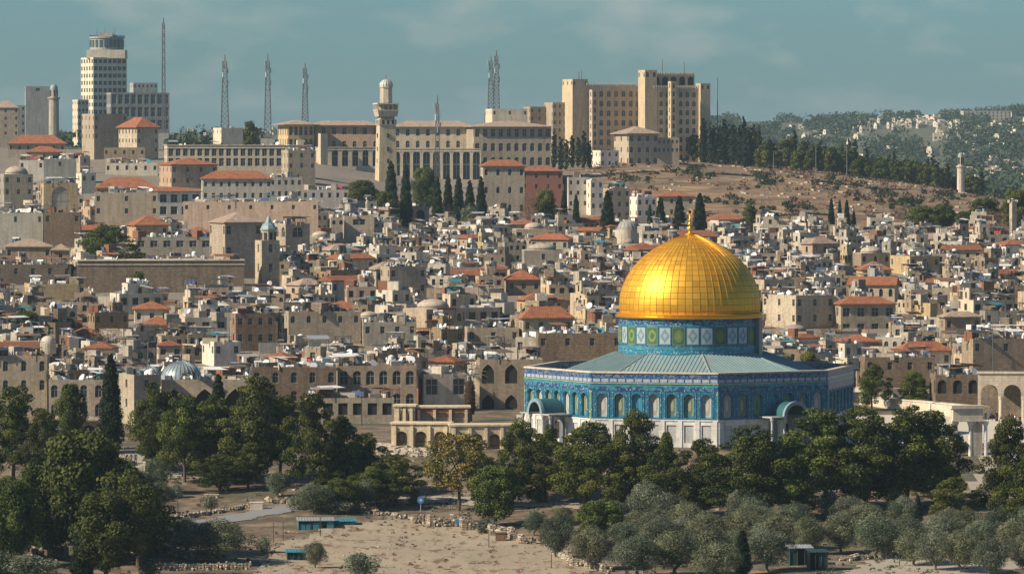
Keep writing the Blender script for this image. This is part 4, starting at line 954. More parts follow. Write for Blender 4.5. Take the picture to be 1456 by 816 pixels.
B('stone_house', 'brown stone house behind the left rear of the shrine', 762, 884, 474, 530, 0, 3, D=960, nf=4, floors=1, col=BR, mat='rubble_stone')
B('low_house', 'low concrete terrace with rails behind the pines left of the ruin', 430, 560, 566, 622, 0, 4, D=872, nf=6, floors=1, ww=1.6, wh=2, mat='limestone', col=TAN, wk='dark')
# pale ruined arcade in front-left of the shrine
def arcade_ruin():
    rt = root('arcaded_ruin', 'pale roofless arcade with blind arches left of the shrine', 'ruin', loc=(X(556, 812), 812, 0))
    def seg(px0, px1, yt, yb, D, n, ww, mat, arch, rot, dep=3.5, col=(1.2, 1.15, 1.0), wk='plaster', deep=.35):
        m = D / F; Wd = (px1 - px0) * m / math.cos(rot); mb = MB()
        z1 = ZZ(yt, D); z0 = -3; H = z1 - ZZ(yb, D)
        out = facade(mb, (0, 0, 0), (1, 0, 0), (0, -1, 0), Wd, z0, z1, spaced(Wd, n, ww, 1.6), [(ZZ(yb, D) + .1, H * .78)], mat, deep, arch)
        mb.box(0, Wd, 1.6, dep, z0, z1 - .01, mat); mb.box(-.15, Wd + .15, -.25, dep + .1, z1, z1 + .28, 'trim_stone')
        for x, w in spaced(Wd, n + 1, .4, .3): mb.box(x - .22, x + .22, -.28, 0, z0, z1 - .3, 'trim_stone')
        w = mb.build('arcade_wall', rt); w.location = (X(px0, D) - rt.location.x, D - rt.location.y, 0); w.rotation_euler = (0, 0, rot); w.color = (*col, 1)
        for p, a, h in out:
            o = link('blind_arch', pane_mesh(wk), w); o.location = p; o.scale = (a, 1, h); o.color = (.9, .85, .75, 1)
    for nm in ('plaster',): PANE.pop(nm, None)
    seg(556, 640, 603, 652, 806, 3, 1.9, 'limestone_fine', 'round', R(-7), wk='rubble_stone', deep=.6)
    seg(640, 742, 606, 660, 800, 4, 1.7, 'limestone_fine', 'round', R(4), wk='rubble_stone', deep=.6)
    seg(560, 590, 578, 612, 826, 2, 1.2, 'limestone_fine', 'round', R(-4), wk='dark')
    seg(590, 668, 580, 612, 827, 3, 2.3, 'brick_red', 'round', R(2), wk='limestone')
    BOXES.append((556, 745, 578, 660, 800))
arcade_ruin()
# terrace wall, gateway and arcade at the right
def slab_wall(name, label, px0, px1, ya, yb, h, D, mat, th=1.2, D2=None, cat='wall'):
    D2 = D2 or D; a = Vector((X(px0, D), D, 0)); b = Vector((X(px1, D2), D2, 0)); u = (b - a); L = u.length; ang = math.atan2(u.y, u.x); g = min(ground(a.x, D), ground(b.x, D2))
    rt = root(name, label, cat, loc=(a.x, a.y, g), rz=ang); mb = MB(); mb.box(0, L, 0, th, -3, h, mat); mb.build('wall', rt); mb = MB(); mb.box(-.1, L + .1, -.12, th + .12, h, h + .22, 'trim_stone'); mb.build('coping', rt); return rt
slab_wall('terrace_wall', 'long pale terrace wall running right from the shrine', 1222, 1398, 0, 0, 2.0, 925, 'trim_stone', 1.4, 885)
def gateway():
    rt = root('ruined_gateway', 'free standing stone gateway right of the umbrella pines', 'gateway', loc=(X(1356, 790), 790, -2.2), rz=R(10))
    mb = MB(); mb.box(0, 4.7, 0, 1.6, 7.2, 9.0, 'trim_stone'); mb.box(-.3, 5.0, -.25, 1.8, 9.0, 9.5, 'trim_stone'); mb.box(-.15, 4.85, -.12, 1.7, 7.0, 7.25, 'trim_stone'); mb.build('lintel', rt)
    for x in (.4, 3.5, 4.3): mb = MB(); mb.box(x - .42, x + .42, .3, 1.3, -1, 7.2, 'limestone_fine'); mb.box(x - .55, x + .55, .2, 1.45, 6.6, 7.0, 'trim_stone'); mb.build('pier', rt)
    for x in (2.85, 5.3): mb = MB(); mb.lathe([(.42, -1), (.42, .3), (.3, .5), (.27, 6.2), (.5, 6.8), (.5, 7.0)], 'marble', 10, (x, .5)); mb.build('column', rt)
    BOXES.append((1350, 1405, 590, 665, 790))
gateway()
def right_arcade():
    D = 884; rt = root('stone_arcade', 'sunlit stone arcade of round arches at the right edge', 'arcade', loc=(X(1391, D), D, 0), rz=R(-6)); mb = MB()
    L = 15; out = facade(mb, (0, 0, 0), (1, 0, 0), (0, -1, 0), L, -1, 8.0, [(2.0 + 3.9 * i, 3.0) for i in range(4)], [(-.8, 6.9)], 'limestone_fine', .9, 'round'); mb.box(0, L, .9, 1.0, 6.4, 8, 'limestone_fine')
    mb.box(0, L, 5.5, 6.0, -1, 8, 'rubble_stone'); mb.box(.02, L - .02, .92, 5.5, 7.4, 7.9, 'roof_slab'); mb.build('wall', rt)
    mb = MB(); mb.box(-.2, L + .2, -.25, .3, 8.0, 8.35, 'trim_stone'); mb.build('cornice', rt)
    for i in range(4): mb = MB(); x = 2.0 + 3.9 * i + 1.95; mb.lathe([(.45, -1), (.45, .2), (.3, .4), (.28, 3.5), (.45, 3.9), (.45, 4.1)], 'trim_stone', 8, (x, -.35)); mb.build('column', rt)
    BOXES.append((1391, 1500, 528, 600, D))
right_arcade()
B('stone_house', 'shaded stone house just left of the sunlit arcade', 1328, 1394, 533, 596, 0, 2, D=905, nf=3, floors=1, arch='round', ww=1.6, wh=2.4, col=BR, mat='rubble_stone', wk='dark')
B('stone_house', 'brown flat roofed house above the sunlit arcade', 1372, 1480, 482, 540, 12, 14, D=960, nf=3, floors=1, col=BR)
B('stone_house', 'low wall of sheds behind the two dark pines right of the shrine', 1228, 1330, 508, 560, 0, 2, D=945, nf=4, floors=1, col=BR, mat='rubble_stone')
# --- silver domes
def lead_dome(px, yb, w, D, ribs, label, drum=1.6, name='lead_dome', mat='silver_lead'):
    x = X(px, D); r = w * D / F / 2; zb = ZZ(yb, D); rt = root(name, label, 'dome', loc=(x, D, zb)); mb = MB(); BOXES.append((px - w / 2, px + w / 2, yb - w * .45, yb + (drum - .8) * F / D, D))
    mb.lathe([(r * 1.04, -drum), (r * 1.04, 0), (r * .98, .1)], 'limestone_fine', 20); mb.build('drum', rt)
    mb = MB(); prof = [(r * math.cos(t), .1 + r * .92 * math.sin(t)) for t in [math.pi / 2 * q / 9 for q in range(10)]]; mb.lathe(prof, mat, 36); d = mb.build('dome', rt, smooth=True)
    if ribs:
        mb = MB()
        for i in range(ribs):
            a = 2 * math.pi * i / ribs
            for (r0, z0), (r1, z1) in zip(prof[:-1], prof[1:]): mb.tube((r0 * math.cos(a), r0 * math.sin(a), z0), (r1 * math.cos(a), r1 * math.sin(a), z1), .09, .09, mat, 4)
        mb.build('ribs', d)
    mb = MB(); mb.lathe([(.12, r * .95), (.1, r * .95 + .5), (.25, r * .95 + .8), (0, r * .95 + 1.5)], 'dark_metal', 8); mb.build('finial', rt)
lead_dome(257, 541, 58, 896, 28, 'larger smooth silver grey dome among the left rooftops', 1.4)
lead_dome(212, 536, 32, 889, 18, 'smaller ribbed grey dome left of the silver dome', 1.6)
lead_dome(892, 326, 28, 1395, 16, 'small grey cupola on a round stone drum left of the finial', 5.0, 'stone_cupola', 'concrete')
lead_dome(68, 488, 22, 985, 0, 'little pink plastered dome beside a slim spire at left', 2, 'plaster_dome', 'plaster')
# --- mid-slope houses that stand out
hs = [
 ('white_house', 'clean white plastered house left of the brown brick house', 284, 341, 486, 522, 20, 22, dict(mat='plaster', col=WH, nf=2)),
 ('stone_house', 'brown square stone house with small scattered windows', 326, 390, 446, 500, 9, 15, dict(col=PK, mat='rubble_stone', nf=4, floors=2)),
 ('stone_hall', 'long stone building with one wide window near the picture centre', 402, 512, 443, 492, 8, 10, dict(col=TAN, nf=5, floors=1, arch='round')),
 ('stone_house', 'low grey stone range right of the long stone building', 512, 592, 458, 494, 0, 4, dict(col=GR, nf=4, floors=1)),
 ('stone_house', 'broad stone block with flat roof left of the big red hip roof', 660, 738, 466, 500, 0, 4, dict(col=TAN, nf=3, floors=1)),
 ('tiled_house', 'two storey house with a bright red hipped roof left of the dome', 738, 814, 436, 500, 6, 12, dict(roof='hip', hp=16, col=TAN, nf=4, floors=2)),
 ('tiled_house', 'smaller house with orange hipped roof above the big red roof', 716, 768, 384, 420, 0, 6, dict(roof='hip', hp=13, col=BR, nf=3, floors=1)),
 ('tiled_house', 'long ochre house with faded orange roof below the dome base', 735, 800, 417, 446, 12, 18, dict(roof='hip', hp=9, col=OC, nf=4, floors=1)),
 ('tiled_house', 'house with orange hipped roof just above the long stone building', 455, 515, 428, 452, 0, 5, dict(roof='hip', hp=11, col=TAN, nf=4, floors=1)),
 ('tiled_house', 'pale house with a wide orange hipped roof at left', 186, 240, 429, 462, 0, 5, dict(roof='hip', hp=10, col=CR, mat='plaster', nf=3, floors=1)),
 ('tiled_house', 'house with steep orange hipped roof under the wide orange one', 196, 246, 450, 478, 0, 5, dict(roof='hip', hp=12, col=TAN, nf=3, floors=1)),
 ('tiled_house', 'tiny hut with orange roof beside the brown bare tree', 98, 138, 466, 486, 0, 5, dict(roof='hip', hp=9, col=TAN, nf=2, floors=1)),
 ('stone_tower', 'square stone tower with one dark window in mid slope', 592 - 52, 546 + 60, 379, 430, 14, 18, dict(col=TAN, nf=2, floors=2)),
 ('stone_house', 'tan stone cube with wide grille window high in the old town', 486, 532, 307, 346, 0, 4, dict(col=TAN, nf=1, ww=3.4, wh=1.6, floors=1, mat='limestone_fine')),
 ('stone_house', 'low sunlit stone arch house left of the cypress row', 577, 610, 294, 326, 8, 20, dict(col=CR, nf=1, ww=2.8, wh=3.6, arch='round', floors=1, wk='dark')),
 ('white_house', 'cream building with sunlit left flank right of the golden dome', 1088, 1188, 420, 470, 44, 32, dict(col=CR, nf=3, floors=2)),
 ('tiled_house', 'balconied house with orange hipped roof right of the golden dome', 1188, 1274, 422, 470, 8, 12, dict(roof='hip', hp=10, col=TAN, nf=4, floors=2, ww=1.6, wh=1.8)),
 ('stone_house', 'ochre sunlit stone house right of the balconied house', 1303, 1334, 431, 462, 20, 35, dict(col=OC, nf=2, floors=1)),
 ('stone_house', 'shaded stone house with brown tile strip near the right edge', 1338, 1396, 443, 482, 6, 12, dict(roof='hip', hp=7, rm='roof_tiles_pale', col=BR, nf=2, floors=1)),
 ('stone_house', 'long low grey stone house at the right edge', 1396, 1470, 442, 470, 5, 10, dict(col=GR, nf=3, floors=1)),
 ('tiled_house', 'white house with a wide orange roof above the two dark pines', 1274, 1354, 486, 522, 8, 14, dict(roof='hip', hp=13, col=WH, mat='plaster', nf=4, floors=1)),
 ('tiled_house', 'low brown house with a long orange ridge behind the shrine', 1194, 1250, 477, 500, 0, 5, dict(roof='hip', hp=8, col=BR, nf=3, floors=1)),
 ('tiled_house', 'pavilion like house with a pyramidal red roof at upper right', 1221, 1268, 372, 396, 0, 6, dict(roof='hip', hp=11, col=OC, nf=3, floors=1)),
 ('white_house', 'pale yellow block with flat roof right of the red pavilion', 1270, 1338, 364, 392, 24, 25, dict(col=OC, nf=3, floors=1)),
 ('tiled_house', 'white and orange house at the right edge under the trees', 1414, 1470, 341, 366, 16, 25, dict(roof='hip', hp=7, col=WH, mat='plaster', nf=2, floors=1)),
 ('tiled_house', 'low house with long red roof at the foot of the brown hill', 1005, 1062, 304, 330, 0, 6, dict(roof='hip', hp=8, col=BR, nf=5, floors=1)),
 ('stone_house', 'grey stone shed with curved dark roof left of centre', 742, 800, 348, 378, 0, 4, dict(col=GR, nf=1, floors=1, roof='dome', hp=8)),
 ('white_house', 'white stepped house block below the hotel', 800, 836, 252, 306, 8, 16, dict(col=WH, mat='plaster', nf=3, floors=3, arch='round')),
 ('white_house', 'white cubic house right of the white stepped block', 834, 858, 256, 306, 6, 16, dict(col=WH, mat='plaster', nf=2, floors=3)),
 ('stone_house', 'cream house with dark windows left of the twin cypresses', 770, 802, 262, 306, 8, 16, dict(col=CR, nf=3, floors=3)),
 ('stone_house', 'tan house between white blocks and small stone cupola', 858, 896, 268, 312, 8, 16, dict(col=TAN, nf=3, floors=3)),
 ('white_house', 'low white house below the brown hill left of finial', 896, 934, 280, 318, 10, 18, dict(col=WH, mat='plaster', nf=3, floors=2)),
 ('tiled_house', 'cream house with a red roof at the foot of the bare hill', 932, 986, 272, 308, 0, 8, dict(roof='hip', hp=7, col=CR, nf=4, floors=2)),
]
for n, lab, a, b, yt, yb, sp, rot, kw in hs:
    D = solve((a + b) / 2, yb); B(n, lab, a, b, yt, yb, sp, rot, D=D, **kw)
# --- the western height on the left, tier by tier
tiers = [
 ('stone_wall_house', 'tall blank grey wall house at the left edge', -20, 61, 303, 350, 0, 3, dict(mat='plaster', col=GR, nf=3, floors=1, ww=.7)),
 ('stone_house', 'rough dark stone block beside the blank grey wall', 60, 114, 302, 352, 0, 3, dict(mat='rubble_stone', col=BR, nf=2, floors=1)),
 ('tiled_house', 'low house with two pinkish roofs at the left edge', 4, 72, 340, 376, 0, 4, dict(roof='hip', hp=10, rm='roof_tiles_pale', col=BR, nf=2, floors=1)),
 ('tiled_house', 'small pinkish roofed house left of the round dark tree', 70, 98, 347, 376, 0, 4, dict(roof='hip', hp=8, rm='roof_tiles_pale', col=BR, nf=1, floors=1)),
 ('stone_house', 'pink stone house with two small windows left of centre tier', 112, 168, 294, 322, 16, 22, dict(col=PK, nf=2, floors=1)),
 ('stone_house', 'long brownish windowed house under the large red hip roof', 131, 224, 274, 322, 0, 5, dict(col=BR, mat='plaster', nf=3, floors=2)),
 ('tiled_house', 'house with the largest red hipped roof on the left height', 134, 220, 252, 282, 0, 4, dict(roof='hip', hp=15, col=TAN, nf=3, floors=1, ov=.8)),
 ('white_house', 'cream house with white window band under the big red roof', 106, 136, 246, 276, 10, 20, dict(col=CR, mat='plaster', nf=4, floors=1)),
 ('stone_house', 'yellow stone ruin wall with a blocked arch at left', 54, 110, 261, 303, 8, 12, dict(col=OC, nf=1, ww=5, wh=6.5, arch='round', floors=1, wk='limestone')),
 ('stone_house', 'domed dark greenish house at the left edge', -4, 46, 238, 300, 10, 14, dict(col=GR, nf=3, floors=2, roof='dome', hp=10)),
 ('white_house', 'white house with dark roof left of the tan tower', 24, 62, 228, 258, 0, 5, dict(col=WH, mat='plaster', nf=2, floors=1)),
 ('stone_house', 'dark shaded block right of the white house at left', 60, 108, 226, 262, 0, 4, dict(col=GR, mat='concrete', nf=1, floors=1)),
 ('tiled_house', 'long house with three red roof hips below the grey slab', 10, 92, 192, 226, 0, 4, dict(roof='hip', hp=12, col=TAN, nf=7, floors=1, ov=.8)),
 ('tiled_house', 'salmon walled house under the long red roofed house', 34, 88, 208, 236, 0, 6, dict(roof='hip', hp=8, rm='roof_tiles', col=PK, nf=3, floors=1)),
 ('stone_house', 'narrow cream house at the foot of the tan tower', 106, 128, 222, 246, 8, 20, dict(col=CR, nf=2, floors=1)),
 ('stone_tower', 'tan square tower with setback upper part on the left height', 112, 180, 162, 246, 22, 22, dict(col=TAN, nf=2, floors=3)),
 ('stone_house', 'brown arcaded wing right of the tan tower', 146, 206, 210, 236, 0, 3, dict(col=BR, nf=5, floors=1, arch='round')),
 ('tiled_house', 'villa with steep red hip roof and white window row', 165, 224, 167, 236, 30, 30, dict(roof='hip', hp=14, col=CR, nf=2, ns=6, floors=3, ov=.9)),
 ('white_house', 'long low cream terrace left of the cream corner house', 148, 224, 232, 250, 0, 3, dict(col=CR, mat='plaster', nf=6, floors=1)),
 ('tiled_house', 'cream corner house with recessed brown loggia and orange roof', 222, 308, 224, 268, 22, 18, dict(roof='hip', hp=10, col=PK, nf=4, floors=2)),
 ('terrace_building', 'very long cream terraced building under the row of masts', 226, 442, 207, 250, 12, 6, dict(col=CR, nf=20, floors=2, ww=1.6, wh=2.6, mat='limestone_fine', cap=True)),
 ('stone_house', 'stone corner block at the right end of the cream terrace', 398, 448, 214, 262, 12, 14, dict(col=TAN, nf=3, floors=2)),
 ('tiled_house', 'long grey walled house with a long red roof', 284, 386, 243, 292, 4, 6, dict(roof='hip', hp=11, col=(.85, .86, .88), mat='plaster', nf=9, floors=2)),
 ('stone_house', 'grey house with big dark windows right of the long red roof', 380, 430, 252, 292, 0, 5, dict(col=GR, mat='plaster', nf=5, floors=2)),
 ('white_house', 'white glazed facade under a thin orange roof strip', 196, 284, 266, 308, 14, 14, dict(roof='hip', hp=6, col=WH, mat='plaster', nf=6, ns=2, floors=2, ww=1.9, wh=2.2)),
 ('retaining_building', 'long tan blank wall building below the grey red roofed house', 258, 452, 287, 334, 0, 3, dict(col=PK, mat='plaster', nf=7, floors=1, ww=.8, wh=1.1)),
 ('stone_house', 'violet grey low wall house left of the white parked rooftops', 428, 496, 270, 296, 0, 3, dict(col=(.8, .82, .95), mat='plaster', nf=6, floors=1)),
 ('tiled_house', 'square house with orange pyramid roof right of the round tree', 177, 238, 306, 350, 16, 18, dict(roof='hip', hp=14, col=OC, nf=2, floors=1)),
 ('tiled_house', 'low orange roofed annex beside the stout tower house', 264, 298, 322, 342, 0, 5, dict(roof='hip', hp=8, col=TAN, nf=2, floors=1)),
 ('stone_house', 'crenellated stone terrace left of the stout tower house', 190, 300, 337, 372, 0, 3, dict(col=GR, nf=6, floors=1, ww=1.8, wh=1.6)),
 ('tower_house', 'stout tower house with a sunlit left face and pink roof', 294, 372, 303, 396, 26, 20, dict(roof='hip', hp=13, rm='roof_tiles_pale', col=TAN, nf=2, ns=2, floors=3, ww=1.1, wh=2, fh=5)),
 ('stone_house', 'stone house with an arched window right of the church tower', 388, 440, 318, 366, 18, 20, dict(col=TAN, nf=1, ww=3, wh=2.6, arch='round', floors=1)),
 ('tiled_house', 'little kiosk with a pyramid red roof above the arched house', 388, 420, 304, 330, 0, 5, dict(roof='hip', hp=11, col=WH, nf=3, floors=1)),
 ('retaining_wall', 'long dark rough stone retaining wall under the round tree', 104, 346, 371, 418, 6, 5, dict(mat='rubble_stone', col=(.85, .8, .75), nf=0, floors=1, cap=True)),
 ('stone_house', 'small cream corner hut at the left end of the dark wall', 96, 124, 370, 404, 12, 20, dict(col=CR, nf=1, floors=1)),
 ('stone_house', 'low cream walled yard house with laundry at left', 28, 120, 404, 428, 14, 12, dict(col=OC, nf=2, floors=1)),
 ('dark_house', 'dark shaded house below the pinkish roofs at left edge', -10, 100, 376, 406, 0, 3, dict(mat='rubble_stone', col=(.6, .6, .62), nf=5, floors=1)),
 ('old_house', 'curved gable old house at far left top', -12, 26, 143, 200, 0, 5, dict(roof='hip', hp=10, rm='roof_tiles_pale', col=TAN, nf=3, floors=4)),
 ('old_house', 'narrow grey green block left of the blank grey slab', 18, 36, 150, 200, 0, 5, dict(col=GR, mat='concrete', nf=2, floors=4)),
]
DT = {'curved gable old house at far left top': 2300, 'narrow grey green block left of the blank grey slab': 2320, 'tan square tower with setback upper part on the left height': 1880, 'villa with steep red hip roof and white window row': 1860}
for n, lab, a, b, yt, yb, sp, rot, kw in tiers:
    B(n, lab, a, b, yt, yb, sp, rot, D=DT.get(lab) or min(2200, solve((a + b) / 2, yb)), cat=n.replace('_', ' '), **kw)
# skyline blocks at the left
s = B('concrete_slab_tower', 'blank grey concrete slab tower on the left skyline', 33, 71, 123, 200, 4, 8, D=2400, mat='concrete', col=(.85, .88, .92), nf=1, floors=1, ww=2, cat='tower block')
def tower_hotel():
    D = 2560; rt = B('high_rise', 'white high-rise with a rounded glass crown on the left skyline', 112, 179, 82, 240, 21, 26, D=D, mat='plaster', col=(1.25, 1.22, 1.12), nf=8, ns=5, floors=16, fh=3.6, ww=1.9, wh=2.0, cat='tower')
    m = D / F; c = ((146 - 112) * m - 6, 12); z = ZZ(82, D) - rt.location.z
    e = MB(); e.box(c[0] - 9.6, c[0] + 9.6, c[1] - 8.5, c[1] + 8.5, z - .4, z + 3.8, 'plaster', 'concrete'); e.lathe([(8.4, z + 3.8), (8.4, z + 9.6), (8.9, z + 9.6), (8.9, z + 10.4), (0, z + 10.4)], 'concrete', 28, c); o = e.build('crown', rt)
    for i in range(22):
        a = 2 * math.pi * i / 22; mb = MB(); M4 = Matrix.Translation((c[0], c[1], 0)) @ Matrix.Rotation(a, 4, 'Z'); mb.box(-.7, .7, -8.6, -8.3, z + 5.2, z + 8.8, 'blue_glass', M4=M4); mb.build('window', o)
    e = MB(); e.box(c[0] - 8.9, c[0] + 8.9, c[1] - .4, c[1] + .4, z + 10.4, z + 11.2, 'blue_sign'); e.box(c[0] - 4, c[0] + 3, c[1] - 3, c[1] + 3, z + 10.4, z + 12.4, 'concrete'); e.build('roof_plant', rt)
    for x in (-5, -1, 4): e = MB(); e.tube((c[0] + x, c[1], z + 10), (c[0] + x, c[1], z + 15), .18, .1, 'mast_steel'); e.build('antenna', rt)
tower_hotel()
B('office_block', 'broad dark office block with vertical glazing right of the high-rise', 148, 240, 132, 236, 10, 12, D=2440, mat='concrete', col=(.8, .82, .84), nf=10, floors=4, fh=6, ww=2.3, wh=4.6, wk='blue', cat='office block')
rt = B('office_block', 'grey tiered office block top with a white plant room', 182, 224, 118, 160, 8, 12, D=2480, mat='concrete', col=(1, 1.05, 1.1), nf=6, floors=1, cat='office block')
B('stone_house', 'cream annex at the foot of the white high-rise', 101, 126, 142, 200, 10, 20, D=2420, mat='plaster', col=CR, nf=3, ns=3, floors=6, cat='building')
def round_tower(name, label, px, yt, yb, w, D, dome=True, mat='limestone'):
    x = X(px, D); m = D / F; r = w * m / 2; zt = ZZ(yt, D); g = ground(x, D); rt = root(name, label, 'tower', loc=(x, D, g)); H = zt - g; rd = r * .72
    mb = MB(); mb.lathe([(r * 1.0, -3), (r * .94, H - rd * 1.2 - 5), (r * 1.18, H - rd * 1.2 - 4.6), (r * 1.18, H - rd * 1.2 - 4), (r * .75, H - rd * 1.2 - 4), (r * .75, H - rd * 1.2)], mat, 12); mb.build('shaft', rt)
    mb = MB(); mb.lathe([(rd * math.cos(t) * 1.05, H - rd * 1.2 + rd * 1.2 * math.sin(t)) for t in [math.pi / 2 * q / 5 for q in range(6)]] + [(0.01, H + .8), (0, H + 2)], 'lead_roof', 12); mb.build('cap', rt, smooth=True)
    for i in range(6): a = math.pi * i / 3 + .2; mb = MB(); M4 = Matrix.Rotation(a, 4, 'Z'); mb.box(-.35, .35, -r * .76 - .08, -r * .6, H - rd * 1.2 - 3.4, H - rd * 1.2 - .6, 'dark_opening', M4=M4); mb.build('opening', rt)
    BOXES.append((px - w / 2, px + w / 2, yt, yb, D))
round_tower('round_tower', 'cream round tower with dark cap beside the grey slab', 77, 120, 195, 15, 2385)
round_tower('round_tower', 'lone pale round tower at the end of the hill crest', 1366, 217, 266, 11, 2080, mat='plaster')
B('ruined_wall_house', 'pale tall wall fragment at the right edge above the town', 1436, 1446, 286, 322, 3, 20, D=1480, col=CR, nf=0, floors=1)
# --- palace range and minaret
def palace():
    D = 1905; g = 38.0
    rt = root('palace', 'long cream stone palace with arcaded storeys and tiled roofs', 'palace', loc=(X(395, D), D, g))
    def W(px0, px1, yt, yb, sp=0, rot=3, Dd=D, **k): B('x', '', px0, px1, yt, yb, sp, rot, D=Dd, rt=rt, clutter=False, **k)
    W(392, 446, 171, 268, 18, 14, mat='limestone_fine', col=OC, nf=5, ns=5, floors=2, ww=1.3, wh=3.2, fh=4.6, roof='hip', hp=6, rm='roof_tiles_pale', ov=2.2, name='wing')
    W(440, 538, 172, 240, 0, 2, D + 8, mat='limestone', col=PK, nf=7, floors=2, ww=1.5, wh=2.6, fh=5, roof='hip', hp=6, rm='roof_tiles_pale', ov=1.4, arch='round', name='wing')
    W(446, 540, 210, 272, 10, 8, D - 28, mat='limestone_fine', col=CR, nf=6, ns=2, floors=2, ww=2.3, wh=6.0, fh=8, arch='round', name='arcade_wing', deep=1.0, wk='glass', cap=True)
    W(560, 670, 172, 230, 0, 2, D + 4, mat='limestone_fine', col=CR, nf=8, floors=2, ww=1.4, wh=2.6, fh=4.4, roof='hip', hp=8, rm='roof_tiles_pale', ov=1.2, arch='round', name='wing')
    W(556, 684, 212, 280, 0, 2, D - 26, mat='limestone_fine', col=CR, nf=9, floors=1, ww=2.6, wh=12.5, arch='round', name='arcade_wing', deep=1.6, wk='blue', cap=True)
    W(660, 784, 172, 268, 14, 9, D - 14, mat='limestone', col=TAN, nf=10, ns=2, floors=3, ww=1.7, wh=3.0, fh=5.2, roof='hip', hp=8, rm='roof_tiles_pale', ov=1.2, arch='round', name='wing')
    W(452, 466, 190, 240, 4, 20, D - 34, mat='limestone_fine', col=CR, nf=0, ns=0, floors=1, name='pier')
palace()
def minaret():
    D = 1800; x = X(549, D); z = ground(x, D); m = D / F; rt = root('minaret', 'tall cream stone minaret with gallery and ribbed dome on the skyline', 'minaret', loc=(x, D, z)); Z = lambda y: ZZ(y, D) - z
    def sq(mb, h0, h1, z0, z1, mat, a=0): 
        M4 = Matrix.Rotation(R(14 + a), 4, 'Z'); c = [(M4 @ Vector((sx * h, sy * h, 0))) for h in (h0, h1) for sx, sy in ((-1, -1), (1, -1), (1, 1), (-1, 1))]
        for i in range(4): mb.face([(c[i].x, c[i].y, z0), (c[(i + 1) % 4].x, c[(i + 1) % 4].y, z0), (c[4 + (i + 1) % 4].x, c[4 + (i + 1) % 4].y, z1), (c[4 + i].x, c[4 + i].y, z1)], mat)
        mb.face([(c[4 + i].x, c[4 + i].y, z1) for i in range(4)], mat)
    mb = MB(); sq(mb, 3.4, 2.85, -4, Z(178), 'limestone_fine'); w = mb.build('shaft', rt); w.color = (1.1, 1.05, .9, 1)
    mb = MB(); sq(mb, 3.1, 3.1, Z(178), Z(170), 'limestone_fine'); sq(mb, 3.3, 3.7, Z(166), Z(158), 'limestone_fine'); sq(mb, 3.9, 3.9, Z(149), Z(147), 'trim_stone'); sq(mb, 3.85, 3.85, Z(158), Z(156.5), 'trim_stone')
    mb.build('gallery', rt)
    mb = MB(); sq(mb, 2.5, 2.5, Z(170), Z(147), 'limestone'); mb.build('core', rt)
    for k in range(4):
        for i in range(5):
            M4 = Matrix.Rotation(R(14 + 90 * k), 4, 'Z'); px = -3.4 + 1.7 * i; mb = MB(); mb.box(px - .16, px + .16, -3.6, -3.3, Z(156.5), Z(149), 'trim_stone', M4=M4); mb.build('baluster', rt)
            if i in (1, 2, 3): mb = MB(); mb.box(px - .4, px + .4, -3.13, -2.95, Z(177), Z(171), 'dark_opening', M4=M4); mb.build('opening', rt)
        for zz in (215, 232, 196): mb = MB(); M4 = Matrix.Rotation(R(14 + 90 * k), 4, 'Z'); mb.box(-.3, .3, -3.22, -2.7, Z(zz), Z(zz - 6), 'dark_opening', M4=M4); mb.build('slit', rt)
    mb = MB(); mb.lathe([(2.35, Z(147)), (2.25, Z(126)), (2.5, Z(125)), (2.5, Z(123.5)), (2.2, Z(123.5))], 'limestone_fine', 8, a0=R(22)); mb.build('upper_shaft', rt)
    prof = [(2.25, Z(123.5)), (2.35, Z(121)), (2.1, Z(118)), (1.5, Z(115)), (.7, Z(113)), (0, Z(112.3))]; mb = MB(); mb.lathe(prof, 'marble', 16); mb.build('dome', rt, smooth=True)
    mb = MB()
    for i in range(16):
        a = 2 * math.pi * i / 16
        for (r0, z0), (r1, z1) in zip(prof[:-1], prof[1:]): mb.tube((r0 * math.cos(a), r0 * math.sin(a), z0), (r1 * math.cos(a), r1 * math.sin(a), z1), .12, .1, 'concrete', 4)
    mb.build('dome_ribs', rt); mb = MB(); mb.tube((0, 0, Z(112.5)), (0, 0, Z(107)), .12, .08, 'dark_metal'); mb.build('finial', rt)
    BOXES.append((532, 567, 112, 265, D))
minaret()
B('square_tower', 'square stone tower with red pyramid roof and arched windows', 683, 746, 227, 302, 4, 8, D=1500, roof='hip', hp=9, col=TAN, nf=4, ns=2, floors=3, ww=1.0, wh=1.9, fh=5.2, arch='round', mat='limestone_fine', cat='tower')
B('brick_house', 'dark red brick building with stacked red roofs by the square tower', 738, 800, 236, 282, 0, 6, D=1620, mat='brick_red', nf=4, floors=2, roof='hip', hp=7, cat='building')
